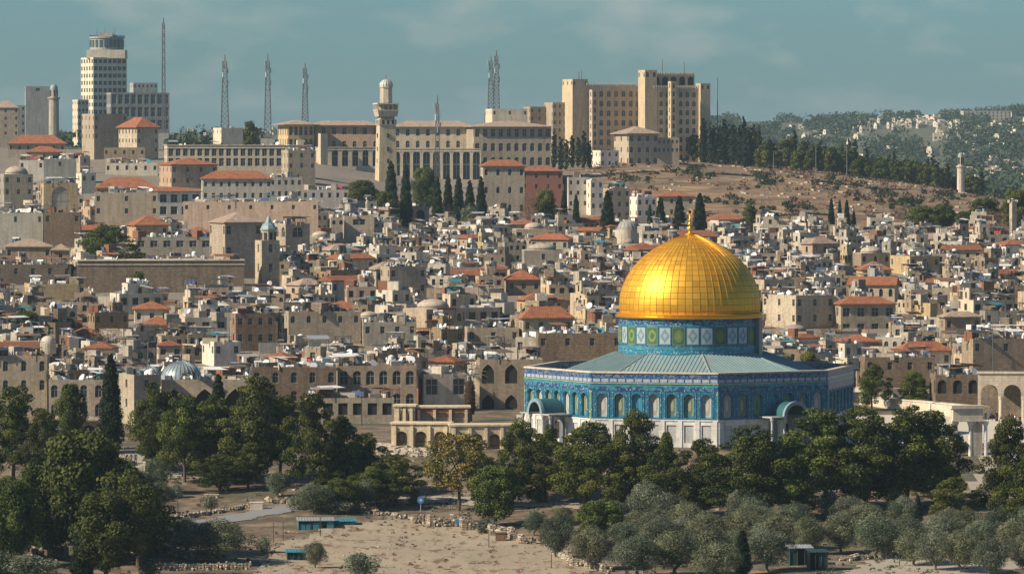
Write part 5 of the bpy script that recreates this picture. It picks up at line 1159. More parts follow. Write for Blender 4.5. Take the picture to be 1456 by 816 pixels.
# --- hotel on the ridge
def hotel():
    D = 2130; rt = root('ridge_hotel', 'large ochre stone hotel with two tall wings on the ridge', 'hotel', loc=(X(800, D), D, 39))
    def W(px0, px1, yt, yb, sp=0, rot=10, Dd=D, **k): B('x', '', px0, px1, yt, yb, sp, rot, D=Dd, rt=rt, clutter=False, side='left', **k)
    W(800, 912, 122, 232, 30, 22, mat='limestone_fine', col=(1.12, 1.03, .88), nf=8, ns=4, floors=7, ww=1.7, wh=2.5, fh=4.0, arch='round', wk='blue', name='wing', top=2.2)
    W(905, 1010, 126, 240, 22, 18, D - 8, mat='limestone_fine', col=(1.02, .95, .82), nf=9, ns=2, floors=8, ww=1.6, wh=2.3, fh=3.7, arch='round', wk='blue', name='wing', top=1.5)
    W(910, 988, 106, 130, 18, 18, D - 4, mat='limestone_fine', col=(1.12, 1.03, .88), nf=5, ns=2, floors=1, ww=2.6, wh=3.6, arch='round', name='penthouse', wk='dark')
    W(908, 934, 100, 130, 9, 18, D - 9, mat='limestone_fine', col=(1.12, 1.03, .88), nf=2, ns=2, floors=1, ww=1.4, wh=2, arch='round', name='corner_turret')
    W(800, 836, 113, 130, 14, 22, D - 2, mat='limestone_fine', col=(1.12, 1.03, .88), nf=2, ns=3, floors=1, name='corner_turret')
    W(838, 850, 128, 232, 4, 22, D - 5, mat='limestone_fine', col=(1.1, 1.0, .85), nf=2, ns=1, floors=8, ww=1.0, wh=2, name='bay')
    W(950, 962, 116, 232, 4, 18, D - 12, mat='limestone_fine', col=(1.1, 1.0, .85), nf=2, ns=1, floors=9, ww=1.0, wh=2, name='bay')
    W(990, 1010, 119, 130, 6, 18, D - 4, mat='limestone_fine', col=(1.05, .98, .84), nf=2, ns=1, floors=1, name='corner_turret')
    W(774, 806, 146, 232, 12, 18, D + 4, mat='limestone', col=TAN, nf=3, ns=2, floors=5, name='annexe')
    W(744, 780, 152, 230, 10, 18, D + 10, mat='limestone', col=BR, nf=3, ns=2, floors=4, name='annexe')
    m = D / F
    for px0, px1, y, rot, dd in ((832, 905, 122, 22, D), (928, 1010, 126, 18, D - 8), (934, 988, 106, 18, D - 4)):   # merlons along the parapets
        n = int((px1 - px0) / 3.4); mb = MB()
        for i in range(n):
            xx = X(px0 + (px1 - px0) * (i + .5) / n, dd) - rt.location.x; yy = dd - rt.location.y + (i + .5) / n * (px1 - px0) * m * math.tan(R(rot)); z = ZZ(y, dd) - 39
            mb.box(xx - .28, xx + .28, yy, yy + .4, z - .1, z + 1.1, 'limestone_fine')
        mb.build('parapet_merlons', rt)
    for px, y0, y1 in ((942, 106, 84), (973, 106, 88), (823, 113, 102), (827, 113, 100)):
        mb = MB(); mb.tube((X(px, D) - rt.location.x, 3, ZZ(y0, D) - 39), (X(px, D) - rt.location.x, 3, ZZ(y1, D) - 39), .22, .1, 'mast_steel'); mb.build('antenna', rt)
hotel()
rt = B('hillside_villa', 'pale villa with low pyramid roof in front of the hotel', 874, 936, 180, 236, 20, 20, D=2040, roof='hip', hp=10, rm='roof_tiles_pale', col=CR, nf=4, ns=3, floors=3, ww=1.4, wh=2.2, fh=4.4, arch='round', ov=1.4, cat='villa')
B('x', '', 930, 966, 196, 236, 0, 8, D=2044, rt=rt, col=TAN, nf=5, floors=2, name='wing')
B('white_house', 'tumbledown white walls on the slope below the hotel', 842, 880, 214, 240, 12, 18, D=1990, mat='plaster', col=WH, nf=3, floors=2, cat='house')
B('stone_house', 'roofs with white arches left of the hotel annexe', 690, 750, 155, 190, 10, 10, D=2040, mat='plaster', col=CR, nf=3, floors=1, cat='house')
# --- church tower in the old town
def church():
    D = 1185; rt = B('church_tower', 'square church tower with a belfry and a grey spire cap', 361, 397, 342, 418, 11, 20, D=D, mat='limestone', col=(1.2, 1.1, .95), nf=1, ns=1, floors=2, ww=.9, wh=1.9, fh=4.5, clutter=False, cat='tower')
    m = D / F; o = rt.location; Z = lambda y: ZZ(y, D) - o.z; c = (X(381, D) - o.x, 2.6)
    mb = MB(); mb.lathe([(1.75, Z(343)), (1.75, Z(328)), (2.0, Z(327.5)), (2.0, Z(326))], 'limestone', 8, c); b = mb.build('belfry', rt)
    for i in range(8): mb = MB(); M4 = Matrix.Translation((*c, 0)) @ Matrix.Rotation(R(22.5 + 45 * i), 4, 'Z'); mb.box(-.35, .35, -1.72, -1.5, Z(341), Z(331), 'dark_opening', M4=M4); mb.build('opening', b)
    mb = MB(); mb.lathe([(1.9, Z(326)), (1.5, Z(321)), (.8, Z(317)), (.55, Z(312)), (.3, Z(309)), (0, Z(306))], 'lead_roof', 8, c); mb.build('spire', rt)
church()
# --- lattice masts
def mast(px, yt, yb, w, D, label, arms=True, thick=1.0):
    x = X(px, D); z = ground(x, D); m = D / F; H = ZZ(yt, D) - z; zb = max(0, ZZ(yb, D) - z); wb = w * m / 2
    rt = root('lattice_mast', label, 'radio mast', loc=(x, D, z)); mb = MB(); n = 14; th = .2 * D / 1900 * thick
    hw = lambda t: wb * (1 - .55 * t) if w > 6 else wb * (1 - .4 * t)
    L = [(sx, sy) for sx, sy in ((-1, -1), (1, -1), (1, 1), (-1, 1))]
    top = zb + (H - zb) * (.90 if arms else .95)
    for i in range(n):
        t0, t1 = i / n, (i + 1) / n; z0 = (zb - 2) + (top - zb + 2) * t0; z1 = (zb - 2) + (top - zb + 2) * t1
        for k in range(4):
            (a, b), (c, d) = L[k], L[(k + 1) % 4]
            mb.tube((a * hw(t0), b * hw(t0), z0), (a * hw(t1), b * hw(t1), z1), th, th, 'mast_steel', 4)
            mb.tube((a * hw(t0), b * hw(t0), z0), (c * hw(t1), d * hw(t1), z1), th * .6, th * .6, 'mast_steel', 4); mb.tube((a * hw(t1), b * hw(t1), z1), (c * hw(t1), d * hw(t1), z1), th * .6, th * .6, 'mast_steel', 4)
    mb.build('lattice', rt); mb = MB(); mb.tube((0, 0, top), (0, 0, H), th * 1.5, th * .8, 'mast_steel', 5); mb.build('spike', rt)
    if arms:
        for k in range(7):
            zz = top * (.72 + .045 * k); a = k * 1.9; r = wb * .45 + .5; mb = MB(); mb.box(-.22, .22, -r - .3, -r, zz - 1.1, zz + 1.1, 'galvanised', M4=Matrix.Rotation(a, 4, 'Z')); mb.build('panel_antenna', rt)
    mb = MB(); mb.box(-wb - 1.5, wb + 1.5, -wb - 1, wb + 1, -2, zb - 1 if zb > 2 else .6, 'concrete'); mb.build('base', rt)
mast(233, 26, 186, 5, 2330, 'tallest thin lattice mast beside the dark office block', False)
mast(320, 78, 180, 11, 2160, 'lattice mast standing on the flat stone block', True)
mast(381, 76, 194, 10, 2200, 'slender lattice mast right of the bushy pine')
mast(434, 90, 172, 9, 2230, 'lattice mast with side antenna behind the palace left wing')
mast(622, 136, 262, 8, 1760, 'short lattice mast in front of the palace colonnade')
mast(698, 80, 158, 9, 2200, 'left mast of the dense antenna pair behind the palace')
mast(706, 72, 158, 9, 2205, 'right taller mast of the dense antenna pair behind the palace')
B('stone_house', 'flat cream block carrying the lattice mast', 301, 345, 182, 214, 14, 20, D=2110, col=CR, nf=0, floors=1, mat='plaster', cat='block')
for px, yt, yb, D, lab in ((1020, 111, 176, 2150, 'tall thin flagpole right of the hotel'), (514, 556, 612, 868, 'dark post in front of the four arched windows'), (1412, 470, 540, 935, 'tall pole above the right arcade'), (210, 486, 520, 960, 'thin pole above the left ruin'), (252, 690, 742, 712, 'dark lamp post on the dirt bank left of the road'),
                           (217, 692, 770, 705, 'dark timber pole in the trees left of the road'), (1324, 574, 640, 880, 'lamp post at the end of the terrace wall'), (419, 640, 700, 768, 'bare trunk like pole between the pines'), (1255, 330, 352, 1450, 'stub pole on the hill foot'), (1204, 210, 260, 2020, 'street lamp on the hill crest road'), (1100, 215, 245, 2030, 'street lamp right of the hotel trees'), (1160, 208, 240, 2040, 'second street lamp on the hill crest')):
    x = X(px, D); z = ground(x, D); H = ZZ(yt, D) - z; rt = root('lamp_post' if 'lamp' in lab else 'pole', lab, 'lamp post' if 'lamp' in lab else 'pole', loc=(x, D, z)); s = D / 800
    mb = MB(); mb.tube((0, 0, -.5), (0, 0, H), .10 * s, .06 * s, 'dark_metal' if 'dark' in lab else 'mast_steel', 6); mb.build('shaft', rt)
    if 'lamp' in lab: mb = MB(); mb.tube((0, 0, H), (.9 * s, 0, H + .25), .05 * s, .04 * s, 'dark_metal', 5); mb.box(.7 * s, 1.4 * s, -.15, .15, H + .15, H + .35, 'galvanised'); mb.build('lamp_head', rt)
# ------------------------------------------------------------------ the crowded old town
def proto_house(kind, near):
    W = rng.uniform(5.0, 11); Dp = rng.uniform(5.0, 9); H = rng.uniform(4.6, 7)
    rt = root('house', 'p', 'house'); n0 = len(ROOFS)
    mat = {'stone': rng.choice(['limestone', 'limestone', 'rubble_stone', 'limestone_fine']), 'white': 'plaster', 'tiled': rng.choice(['limestone', 'plaster', 'limestone']), 'dome': 'limestone'}[kind]
    kw = dict(mat=mat, nf=rng.randint(2, 5), ns=rng.randint(0, 3), ww=rng.uniform(.8, 1.5), wh=rng.uniform(1.1, 1.7), floors=2, arch=rng.choice([None, None, 'round']), windows=near, par=rng.uniform(.3, .8))
    if kind == 'tiled': kw.update(roof=rng.choice(['hip', 'hip', 'gable']), rh=rng.uniform(1.1, 1.9), rm=rng.choice(['roof_tiles', 'roof_tiles', 'roof_tiles_pale']))
    if kind == 'dome': kw.update(roof='dome', rh=rng.uniform(1.2, 2.0))
    block(rt, W, Dp, -4, H, low=H - 7, **kw)
    if kind in ('stone', 'white') and rng.random() < .6:
        w2 = W * rng.uniform(.3, .6); d2 = Dp * rng.uniform(.4, .7); x = rng.uniform(.3, W - w2 - .3)
        block(rt, w2, d2, H - .8, H + rng.uniform(2, 3), loc=(x, Dp - d2 - .4, 0), mat=mat, nf=rng.randint(1, 2), ns=1, floors=1, windows=near, name='upper_room', low=H - .5)
    if kind in ('stone', 'white') and rng.random() < .35:
        mb = MB(); x = rng.uniform(.5, W - 2.5); mb.box(x, x + 1.8, -1.4, -.02, H - 3.2, H - 3.0, 'concrete')
        for q in range(6): mb.tube((x + .1 + q * .32, -1.35, H - 3), (x + .1 + q * .32, -1.35, H - 2.1), .03, .03, 'dark_metal', 4)
        mb.build('balcony', rt)
    rf = [(loc, rz, w, d, z) for (r, loc, rz, w, d, z) in ROOFS[n0:]]; del ROOFS[n0:]
    return rt, kids_of(rt), W, Dp, H, rf
PH = {(k, n): [proto_house(k, n) for _ in range(c)] for k, n, c in (('stone', True, 12), ('stone', False, 16), ('white', True, 4), ('white', False, 6), ('tiled', True, 6), ('tiled', False, 8), ('dome', True, 2), ('dome', False, 3))}
TINTS = [('cream', (1.12, 1.06, .94)), ('tan', (.98, .90, .80)), ('brown', (.68, .60, .53)), ('grey', (.78, .80, .80)), ('pale', (1.2, 1.16, 1.06)), ('pinkish', (1.02, .88, .80)), ('ochre', (1.12, 1.0, .78)), ('grey', (.95, .96, .94))]
def zone(px, D):
    if px < 130: h = 'by the left edge'
    elif px < 350: h = 'above silver dome'
    elif px < 450: h = 'by the church tower'
    elif px < 600: h = 'below tall minaret'
    elif px < 740: h = 'below square tower'
    elif px < 890: h = 'left of golden dome'
    elif px < 1080: h = 'behind golden dome'
    elif px < 1220: h = 'right of golden dome'
    elif px < 1350: h = 'below bare hill'
    else: h = 'by the right edge'
    v = 'low in town' if D < 1040 else 'lower slope' if D < 1120 else 'mid slope' if D < 1230 else 'upper slope' if D < 1330 else 'high in town' if D < 1420 else 'at town top'
    return v + ' ' + h
CROOFS = []; placed = []; cnt = {}
for rt, loc, rz, w, d, z in ROOFS:
    if rt.location.y < 1700: CROOFS.append((Matrix.Translation(rt.location + Vector(loc)) @ Matrix.Rotation(rz, 4, 'Z'), w, d, z, rt.location.y))
seen = {}
STH = MB(); kcount = {}
for row in range(37):
    ty = 582 - row * 8.0; px = -40 + rng.uniform(0, 30)
    while px < 1500:
        near = ty > 492; k = rng.random(); kind = 'tiled' if k < .10 else 'white' if k < .23 else 'dome' if k < .27 else 'stone'
        P_ = rng.choice(PH[kind, near]); D = solve(px, ty + rng.uniform(-5, 5), 930); s = rng.uniform(.72, 1.08) * (1.0 if D < 1150 else .92)
        rot = R(rng.choice([4, 8, 14, 20, 28, 36, -10, -18])); wpx = (P_[2] * math.cos(rot) + P_[3] * abs(math.sin(rot))) * s * F / D
        x = X(px, D); z = ground(x, D) - rng.uniform(0, 1.5); ytop = HY + (CZ - z - P_[4] * s) * F / D - 4
        ok = D < (1500 if px > 480 else 2050) and not (px > 600 and ty < 318) and not (px > 1030 and ty < 336) and not (D < 945)
        if ok and px > 740 - wpx and px < 1225 and D < 950: ok = False
        for a, b, yt, yb, Ds in BOXES:
            if px + wpx > a + 2 and px < b - 2:
                if abs(D - Ds) < 12: ok = False; break
                if D < Ds and ytop < yb - 6 and Ds < 2150: ok = False; break
        if ok:
            for (q0, q1, Dq) in placed:
                if abs(D - Dq) < 6.5 and px + wpx > q0 + 1 and px < q1 - 1: ok = False; break
        if ok:
            placed.append((px, px + wpx, D)); tn, tc = rng.choice(TINTS); kcount[kind] = kcount.get(kind, 0) + 1
            xl = x + (P_[3] * s * math.sin(rot) if rot > 0 else 0); T4 = Matrix.Translation((xl, D, z)) @ Matrix.Rotation(rot, 4, 'Z') @ Matrix.Scale(s, 4)
            for loc, rz, w, d, zz in P_[5]: CROOFS.append((T4 @ Matrix.Translation(loc) @ Matrix.Rotation(rz, 4, 'Z'), w, d, zz, D))
            if kcount[kind] > 300:          # beyond the 300 largest, the farthest small houses read as one mass
                def bake(o, Mx):
                    L4 = Mx @ Matrix.LocRotScale(o.location, o.rotation_euler, o.scale)
                    if o.type == 'MESH':
                        for p in o.data.polygons: STH.face([L4 @ o.data.vertices[v].co for v in p.vertices], o.data.materials[p.material_index].name)
                    for ch in o.children: bake(ch, L4)
                for ch in P_[0].children: bake(ch, T4)
                px += wpx * rng.uniform(.72, 1.0); continue
            c = copy_tree(P_[1], P_[0], None, tc if kind != 'white' else (.98, .97, .94))
            for ch in c.children:
                if ch.name.startswith('roof'): v = rng.uniform(.75, 1.15); ch.color = (v, v * rng.uniform(.9, 1.05), v, 1)
            c.name = {'stone': 'stone_house', 'white': 'white_house', 'tiled': 'tiled_house', 'dome': 'domed_house'}[kind]
            c.location = (xl, D, z); c.rotation_euler = (0, 0, rot); c.scale = (s, s, s)
            size = 'narrow' if P_[2] * s < 6 else 'broad' if P_[2] * s > 8.5 else 'middling'
            up = any(ch.name.startswith('upper_room') for ch in P_[0].children)
            look = {'stone': '%s %s house%s' % (size, tn, ' with upper room' if up else ', flat roof'), 'white': '%s whitewashed house%s' % (size, ' with upper room' if up else ''), 'tiled': '%s %s house, orange roof' % (size, tn), 'dome': '%s house with low dome' % tn}[kind]
            zn = zone(px + wpx / 2, D); lab = look + ', ' + zn; turn = 'lit left side' if rot > .2 else 'square on' if rot > 0 else 'turned left'
            c['label'] = lab if len(lab.split()) <= 14 else lab; c['category'] = 'house'; c['group'] = 'old town houses ' + zn
            seen.setdefault(lab, []).append((c, px, turn))
        px += wpx * rng.uniform(.72, 1.0) if ok else 14
if STH.f: tag(STH.build('distant_houses'), 'mass of small stone houses at the top of the old town', 'houses', kind='stuff')
for lab, L in seen.items():       # look-alikes in one quarter are told apart by their place among themselves
    if len(L) == 2:
        L.sort(key=lambda t: t[1]); L[0][0]['label'] = 'left: ' + lab; L[1][0]['label'] = 'right: ' + lab
    elif len(L) > 2:
        L.sort(key=lambda t: t[1])
        for o, w in zip(L, ['first', 'second', 'third', 'fourth', 'fifth', 'sixth', 'seventh', 'eighth', 'ninth', 'tenth', 'eleventh', 'twelfth']): o[0]['label'] = w + ' from left: ' + lab
for L in PH.values():
    for p in L:
        def rm(o):
            for ch in list(o.children): rm(ch)
            bpy.data.objects.remove(o)
        rm(p[0])
print('houses', len(placed), 'roofs', len(CROOFS))
# ------------------------------------------------------------------ what stands on the roofs
def tank_mesh(m):
    mb = MB(); mb.lathe([(.62, .45), (.64, .5), (.64, 1.55), (.5, 1.75), (.18, 1.82), (.18, 1.9), (0, 1.9)], m, 12)
    for sx, sy in ((-1, -1), (1, -1), (1, 1), (-1, 1)): mb.tube((sx * .42, sy * .42, 0), (sx * .42, sy * .42, .5), .05, .05, 'dark_metal', 4)
    mb.box(-.6, .6, -.6, .6, .40, .46, 'dark_metal'); o = mb.build('t'); me = o.data; bpy.data.objects.remove(o); return me
def dish_mesh():
    mb = MB(); prof = [(.02, 0), (.3, .04), (.55, .14), (.68, .24)]; M4 = Matrix.Translation((0, 0, 1.1)) @ Matrix.Rotation(R(-62), 4, 'Y') 
    for i in range(14):
        a, b = 2 * math.pi * i / 14, 2 * math.pi * (i + 1) / 14
        for (r0, z0), (r1, z1) in zip(prof[:-1], prof[1:]): mb.face([M4 @ Vector((r0 * math.cos(a), r0 * math.sin(a), z0)), M4 @ Vector((r0 * math.cos(b), r0 * math.sin(b), z0)), M4 @ Vector((r1 * math.cos(b), r1 * math.sin(b), z1)), M4 @ Vector((r1 * math.cos(a), r1 * math.sin(a), z1))], 'white_paint')
    mb.tube((0, 0, 0), (0, 0, 1.1), .05, .05, 'galvanised', 5); mb.tube(M4 @ Vector((0, -.6, .2)), M4 @ Vector((0, 0, .75)), .03, .03, 'dark_metal', 4); mb.box(-.3, .3, -.3, .3, 0, .08, 'concrete')
    o = mb.build('t'); me = o.data; bpy.data.objects.remove(o); return me
def solar_mesh():
    mb = MB(); M4 = Matrix.Translation((0, 0, .3)) @ Matrix.Rotation(R(38), 4, 'X'); mb.box(-.9, .9, -1.0, 1.0, 0, .09, 'blue_glass', M4=M4)
    for x in (-.92, .92): mb.box(x - .03, x + .03, -1.0, 1.0, -.02, .12, 'galvanised', M4=M4)
    a, b = Vector((-.95, 1.0, 1.35)), Vector((.95, 1.0, 1.35)); mb.tube(a, b, .33, .33, 'white_paint', 10)
    for x in (-.8, .8): mb.tube((x, 1, 0), (x, 1, 1.2), .04, .04, 'dark_metal', 4)
    o = mb.build('t'); me = o.data; bpy.data.objects.remove(o); return me
def aerial_mesh():
    mb = MB(); mb.tube((0, 0, 0), (0, 0, 3.6), .06, .045, 'mast_steel', 5)
    for k in range(4): mb.tube((-.6 + .08 * k, 0, 2.5 + .32 * k), (.6 - .08 * k, 0, 2.5 + .32 * k), .035, .035, 'mast_steel', 4)
    o = mb.build('t'); me = o.data; bpy.data.objects.remove(o); return me
ITEMS = {'water_tank': ([tank_mesh('white_paint'), tank_mesh('black_plastic')], ['white rooftop water tank', 'black rooftop water tank'], 'water tank', 290), 'satellite_dish': ([dish_mesh()], ['white satellite dish on a roof'], 'satellite dish', 270),
         'solar_heater': ([solar_mesh()], ['solar water heater with dark panel and white drum'], 'solar heater', 200), 'tv_aerial': ([aerial_mesh()], ['thin television aerial on a roof'], 'aerial', 180)}
used = {k: 0 for k in ITEMS}; JK = MB()
CROOFS.sort(key=lambda r: r[4])
def junk(M4, w, d, z, D):
    x, y = rng.uniform(.6, max(.7, w - .6)), rng.uniform(.5, max(.6, d - .5)); A = M4 @ Matrix.Translation((x, y, z)) @ Matrix.Rotation(rng.uniform(0, 3), 4, 'Z'); k = rng.random(); u = rng.uniform
    big = rng.uniform(.6, 1.0)
    if k < .26: a, b, c = u(.3, .9) * big, u(.25, .7) * big, u(.4, 1.3) * big; JK.box(-a, a, -b, b, 0, c, rng.choice(['white_paint', 'galvanised', 'galvanised', 'concrete', 'rust', 'plaster', 'dark_metal', 'limestone', 'dark_metal']), M4=A)
    elif k < .40: r = u(.22, .45); JK.lathe([], 'white_paint'); h = u(.8, 1.5); m = rng.choice(['white_paint', 'black_plastic', 'black_plastic', 'galvanised']); p = A @ Vector((0, 0, 0)); JK.tube(p, p + Vector((0, 0, h)), r, r * .9, m, 8)
    elif k < .50: p = A @ Vector((-u(.6, 1.1), 0, u(.4, .9))); q = A @ Vector((u(.6, 1.1), 0, u(.4, .9))); JK.tube(p, q, .33, .33, rng.choice(['white_paint', 'galvanised']), 7)
    elif k < .60: L = u(1, 2.6); JK.box(-L, L, -.1, .1, 0, u(.5, 1.3), rng.choice(['limestone', 'plaster', 'trim_stone', 'rubble_stone']), M4=A)
    elif k < .70:
        L, b, h = u(1.2, 2.4), u(.8, 1.4), u(1.7, 2.3); JK.box(-L, L, -b, b, h, h + .07, rng.choice(['white_paint', 'galvanised', 'galvanised', 'rust', 'dark_metal', 'roof_slab', 'cloth_white', 'roof_tiles', 'teal_sheet', 'concrete', 'galvanised', 'wood']), M4=A @ Matrix.Rotation(R(u(4, 14)), 4, 'X'))
        for sx, sy in ((-1, -1), (1, -1), (1, 1), (-1, 1)): JK.tube(A @ Vector((sx * L * .9, sy * b * .9, 0)), A @ Vector((sx * L * .9, sy * b * .9, h)), .05, .05, 'dark_metal', 4)
    elif k < .80:
        p = A @ Vector((0, 0, 0)); h = u(1.5, 4.5); JK.tube(p, p + Vector((0, 0, h)), .05, .04, rng.choice(['mast_steel', 'dark_metal', 'rust']), 4); 
        if rng.random() < .5: JK.tube(p + Vector((-.5, 0, h * .85)), p + Vector((.5, 0, h * .85)), .035, .035, 'mast_steel', 4)
    elif k < .88: r = u(.45, .8); c = A @ Matrix.Translation((0, 0, u(.6, 1.2))) @ Matrix.Rotation(R(-60), 4, 'Y'); JK.face([c @ Vector((r * math.cos(t), r * math.sin(t), .15 if i % 2 else .14)) for i, t in enumerate([2 * math.pi * q / 12 for q in range(12)])], rng.choice(['white_paint', 'galvanised', 'white_paint'])); JK.tube(A @ Vector((0, 0, 0)), A @ Vector((0, 0, .8)), .05, .05, 'dark_metal', 4)
    elif k < .94: L = u(.8, 1.8); JK.box(-L, L, -.02, .02, .6, 1.5, rng.choice(['cloth_white', 'cloth_white', 'cloth_blue', 'cloth_white', 'cloth_tan', 'cloth_tan', 'cloth_dark', 'cloth_red', 'teal_sheet']), M4=A)
    else: a, b, c = u(.8, 1.4), u(.8, 1.3), u(1.6, 2.4); JK.box(-a, a, -b, b, 0, c, rng.choice(['plaster', 'limestone', 'concrete', 'rust', 'limestone', 'rubble_stone', 'dark_metal']), 'galvanised', M4=A); 
for M4, w, d, z, D in CROOFS:
    ar = w * d
    for q in range(min(3, 1 + int(ar / 45))):
        k = rng.choice(['water_tank', 'water_tank', 'satellite_dish', 'satellite_dish', 'solar_heater', 'tv_aerial'])
        if w < 2 or d < 2 or used[k] >= ITEMS[k][3]: continue
        used[k] += 1; ms, labs, cat, mx = ITEMS[k]; j = 0 if rng.random() < .72 else len(ms) - 1
        o = link(k, ms[j]); p = M4 @ Vector((rng.uniform(.9, w - .9), rng.uniform(.7, d - .7), z)); o.location = p; o.rotation_euler = (0, 0, rng.uniform(-.6, .6)); s = rng.uniform(.7, 1.0); o.scale = (s, s, s)
        zn = zone(728 + p.x * F / p.y, p.y); tag(o, labs[j] + ', ' + zn, cat, '%ss on the roofs, %s' % (cat, zn))
    for q in range(int(min(34, 5 + ar / 4.2) * (1 if D < 1300 else .8))): junk(M4, w, d, z, D)
tag(JK.build('rooftop_clutter'), 'jumble of pipes, bins, awnings and boxes on the flat roofs', 'clutter', kind='stuff')
# sheds, yard walls and stones filling the lanes
YD = MB()
for i in range(2600):
    ty = rng.uniform(300, 585); px = rng.uniform(-30, 1490); D = solve(px, ty, 930)
    if D > 1560 or any(a - 2 < px < b + 2 and abs(D - Ds) < 9 for a, b, yt, yb, Ds in BOXES) or any(q0 - 3 < px < q1 + 3 and abs(D - Dq) < 8 for q0, q1, Dq in placed): continue
    if any(a < px < b and D < Ds and ty - 16 < yb - 3 for a, b, yt, yb, Ds in BOXES): continue
    x = X(px, D); z = ground(x, D); A = Matrix.Translation((x, D, z)) @ Matrix.Rotation(rng.uniform(-.6, .6), 4, 'Z'); u = rng.uniform
    k = rng.random()
    if k < .45: L = u(1.5, 5); YD.box(-L, L, -.15, .15, -1, u(.8, 2.4), rng.choice(['limestone', 'rubble_stone', 'limestone_fine', 'concrete']), M4=A)
    elif k < .75: YD.box(-u(.8, 2.2), u(.8, 2.2), -u(.8, 1.6), u(.8, 1.6), -1, u(1.6, 2.8), rng.choice(['limestone', 'plaster', 'limestone', 'rubble_stone', 'concrete', 'rust']), rng.choice(['galvanised', 'white_paint', 'roof_slab', 'roof_tiles', 'roof_slab']), M4=A)
    else: YD.box(-u(.5, 1.4), u(.5, 1.4), -.5, .5, 0, u(.4, 1.2), rng.choice(['white_paint', 'galvanised', 'cloth_white', 'rust', 'concrete', 'dark_metal']), M4=A)
tag(YD.build('yard_clutter'), 'low yard walls, sheds and junk between the town houses', 'clutter', kind='stuff')
# far hillside houses
fm = []
for i in range(5):
    mb = MB(); w, d, h = rng.uniform(5, 9), rng.uniform(5, 7), rng.uniform(3, 4.6); mb.box(-w / 2, w / 2, -d / 2, d / 2, -5, h, 'plaster', 'roof_tiles' if i == 2 else 'roof_slab'); mb.box(-w / 2, 0, -d / 2 + 1, d / 2 - 1, h, h + 1.4, 'plaster')
    for q in range(int(w / 3.2)):
        for f in range(int(h / 3)): mb.box(-w / 2 + 1 + q * 3.2, -w / 2 + 2.3 + q * 3.2, -d / 2 - .08, -d / 2 + .1, 1 + f * 3, 2.6 + f * 3, 'dark_glass'); mb.box(-w / 2 - .08, -w / 2 + .1, -d / 2 + 1.5, -d / 2 + 3, 1 + f * 3, 2.6 + f * 3, 'dark_glass')
    o = mb.build('t'); fm.append(o.data); bpy.data.objects.remove(o)
def far_house(px, py, where, s=1.0):
    D = solve(px, py, 2700, 5900)
    o = link('hillside_house', rng.choice(fm)); x = X(px, D); o.location = (x, D, ground(x, D) + rng.uniform(-.5, 1.5)); o.rotation_euler = (0, 0, R(rng.uniform(-10, 40))); s *= rng.uniform(.7, 1.3); o.scale = (s, s, s * .9); v = rng.uniform(.8, 1.3); o.color = (v * 1.02, v, v * .93, 1)
    tag(o, 'small pale house ' + where, 'house', 'far houses ' + where)
for i in range(60): px = rng.uniform(1225, 1350); far_house(px, 171 + rng.uniform(-1, 14) - max(0, (px - 1300)) * .12, 'strung along the far right ridge slope')
for i in range(70): far_house(rng.uniform(1330, 1480), rng.uniform(158, 200), 'on the upper far right hill')
for i in range(34): far_house(rng.uniform(1380, 1480), rng.uniform(236, 268), 'down in the far right valley')
for i in range(22): far_house(rng.uniform(1120, 1250), rng.uniform(183, 204), 'in the far valley beyond the hill crest')
for i in range(22): far_house(rng.uniform(1200, 1440), rng.uniform(200, 236), 'scattered among the woods of the far hill')
for i in range(26): far_house(rng.uniform(255, 400), rng.uniform(186, 192), 'on the far horizon behind the masts')
D_ = solve(1390, 172, 2700); rt = root('institution', 'wide pale block building on the far right hilltop', 'building', loc=(X(1370, D_), D_, ground(X(1370, D_), D_)))
block(rt, 50, 16, -6, 11, (0, 0, 0), R(8), 'plaster', (.9, .9, .9), nf=12, ns=3, ww=1.6, wh=2.2, floors=3, clutter=False)

# ------------------------------------------------------------------ foreground furniture
def at(px, py): D = solve(px, py, 640); x = X(px, D); return x, D, ground(x, D)
def dry_wall(label, pts, h, mat='dry_stone'):
    P_ = []
    for (a, b), (c, d) in zip(pts[:-1], pts[1:]):
        n = max(2, int(abs(c - a) / 5)); P_ += [(a + (c - a) * i / n, b + (d - b) * i / n) for i in range(n)]
    P_.append(pts[-1]); w = [at(*p) for p in P_]; rt = root('dry_stone_wall', label, 'stone wall', loc=w[0]); o = Vector(w[0]); mb = MB(); sm = MB()
    for a, b in zip(w[:-1], w[1:]):
        a, b = Vector(a) - o, Vector(b) - o; L = (b - a).length; an = math.atan2(b.y - a.y, b.x - a.x); M4 = Matrix.Translation(a) @ Matrix.Rotation(an, 4, 'Z'); hh = h * rng.uniform(.85, 1.12); mb.box(-.05, L + .05, -.3, .3, -.6, hh, mat, M4=M4)
        for q in range(int(L / .16)):
            x, zz, s = rng.uniform(0, L), rng.uniform(.0, hh), rng.uniform(.1, .24); A = M4 @ Matrix.Translation((x, rng.choice([-.3, -.3, .28]), zz)) @ Matrix.Rotation(rng.uniform(0, 3), 4, (1, .4, .8)); sm.box(-s, s, -s * .6, s * .6, -s * .6, s * .6, rng.choice(['limestone_fine', 'dry_stone', 'limestone_fine']), M4=A)
        for q in range(int(L / .3)): s = rng.uniform(.12, .22); A = M4 @ Matrix.Translation((rng.uniform(0, L), rng.uniform(-.2, .2), hh)) @ Matrix.Rotation(rng.uniform(0, 3), 4, (1, .4, .8)); sm.box(-s, s, -s * .7, s * .7, -s * .6, s * .6, 'dry_stone', M4=A)
    mb.build('wall', rt); so = sm.build('stones', rt); so['kind'] = 'stuff'
dry_wall('rough dry stone wall along the back edge of the dirt field', [(588, 748), (640, 752), (690, 760), (735, 772)], 1.35)
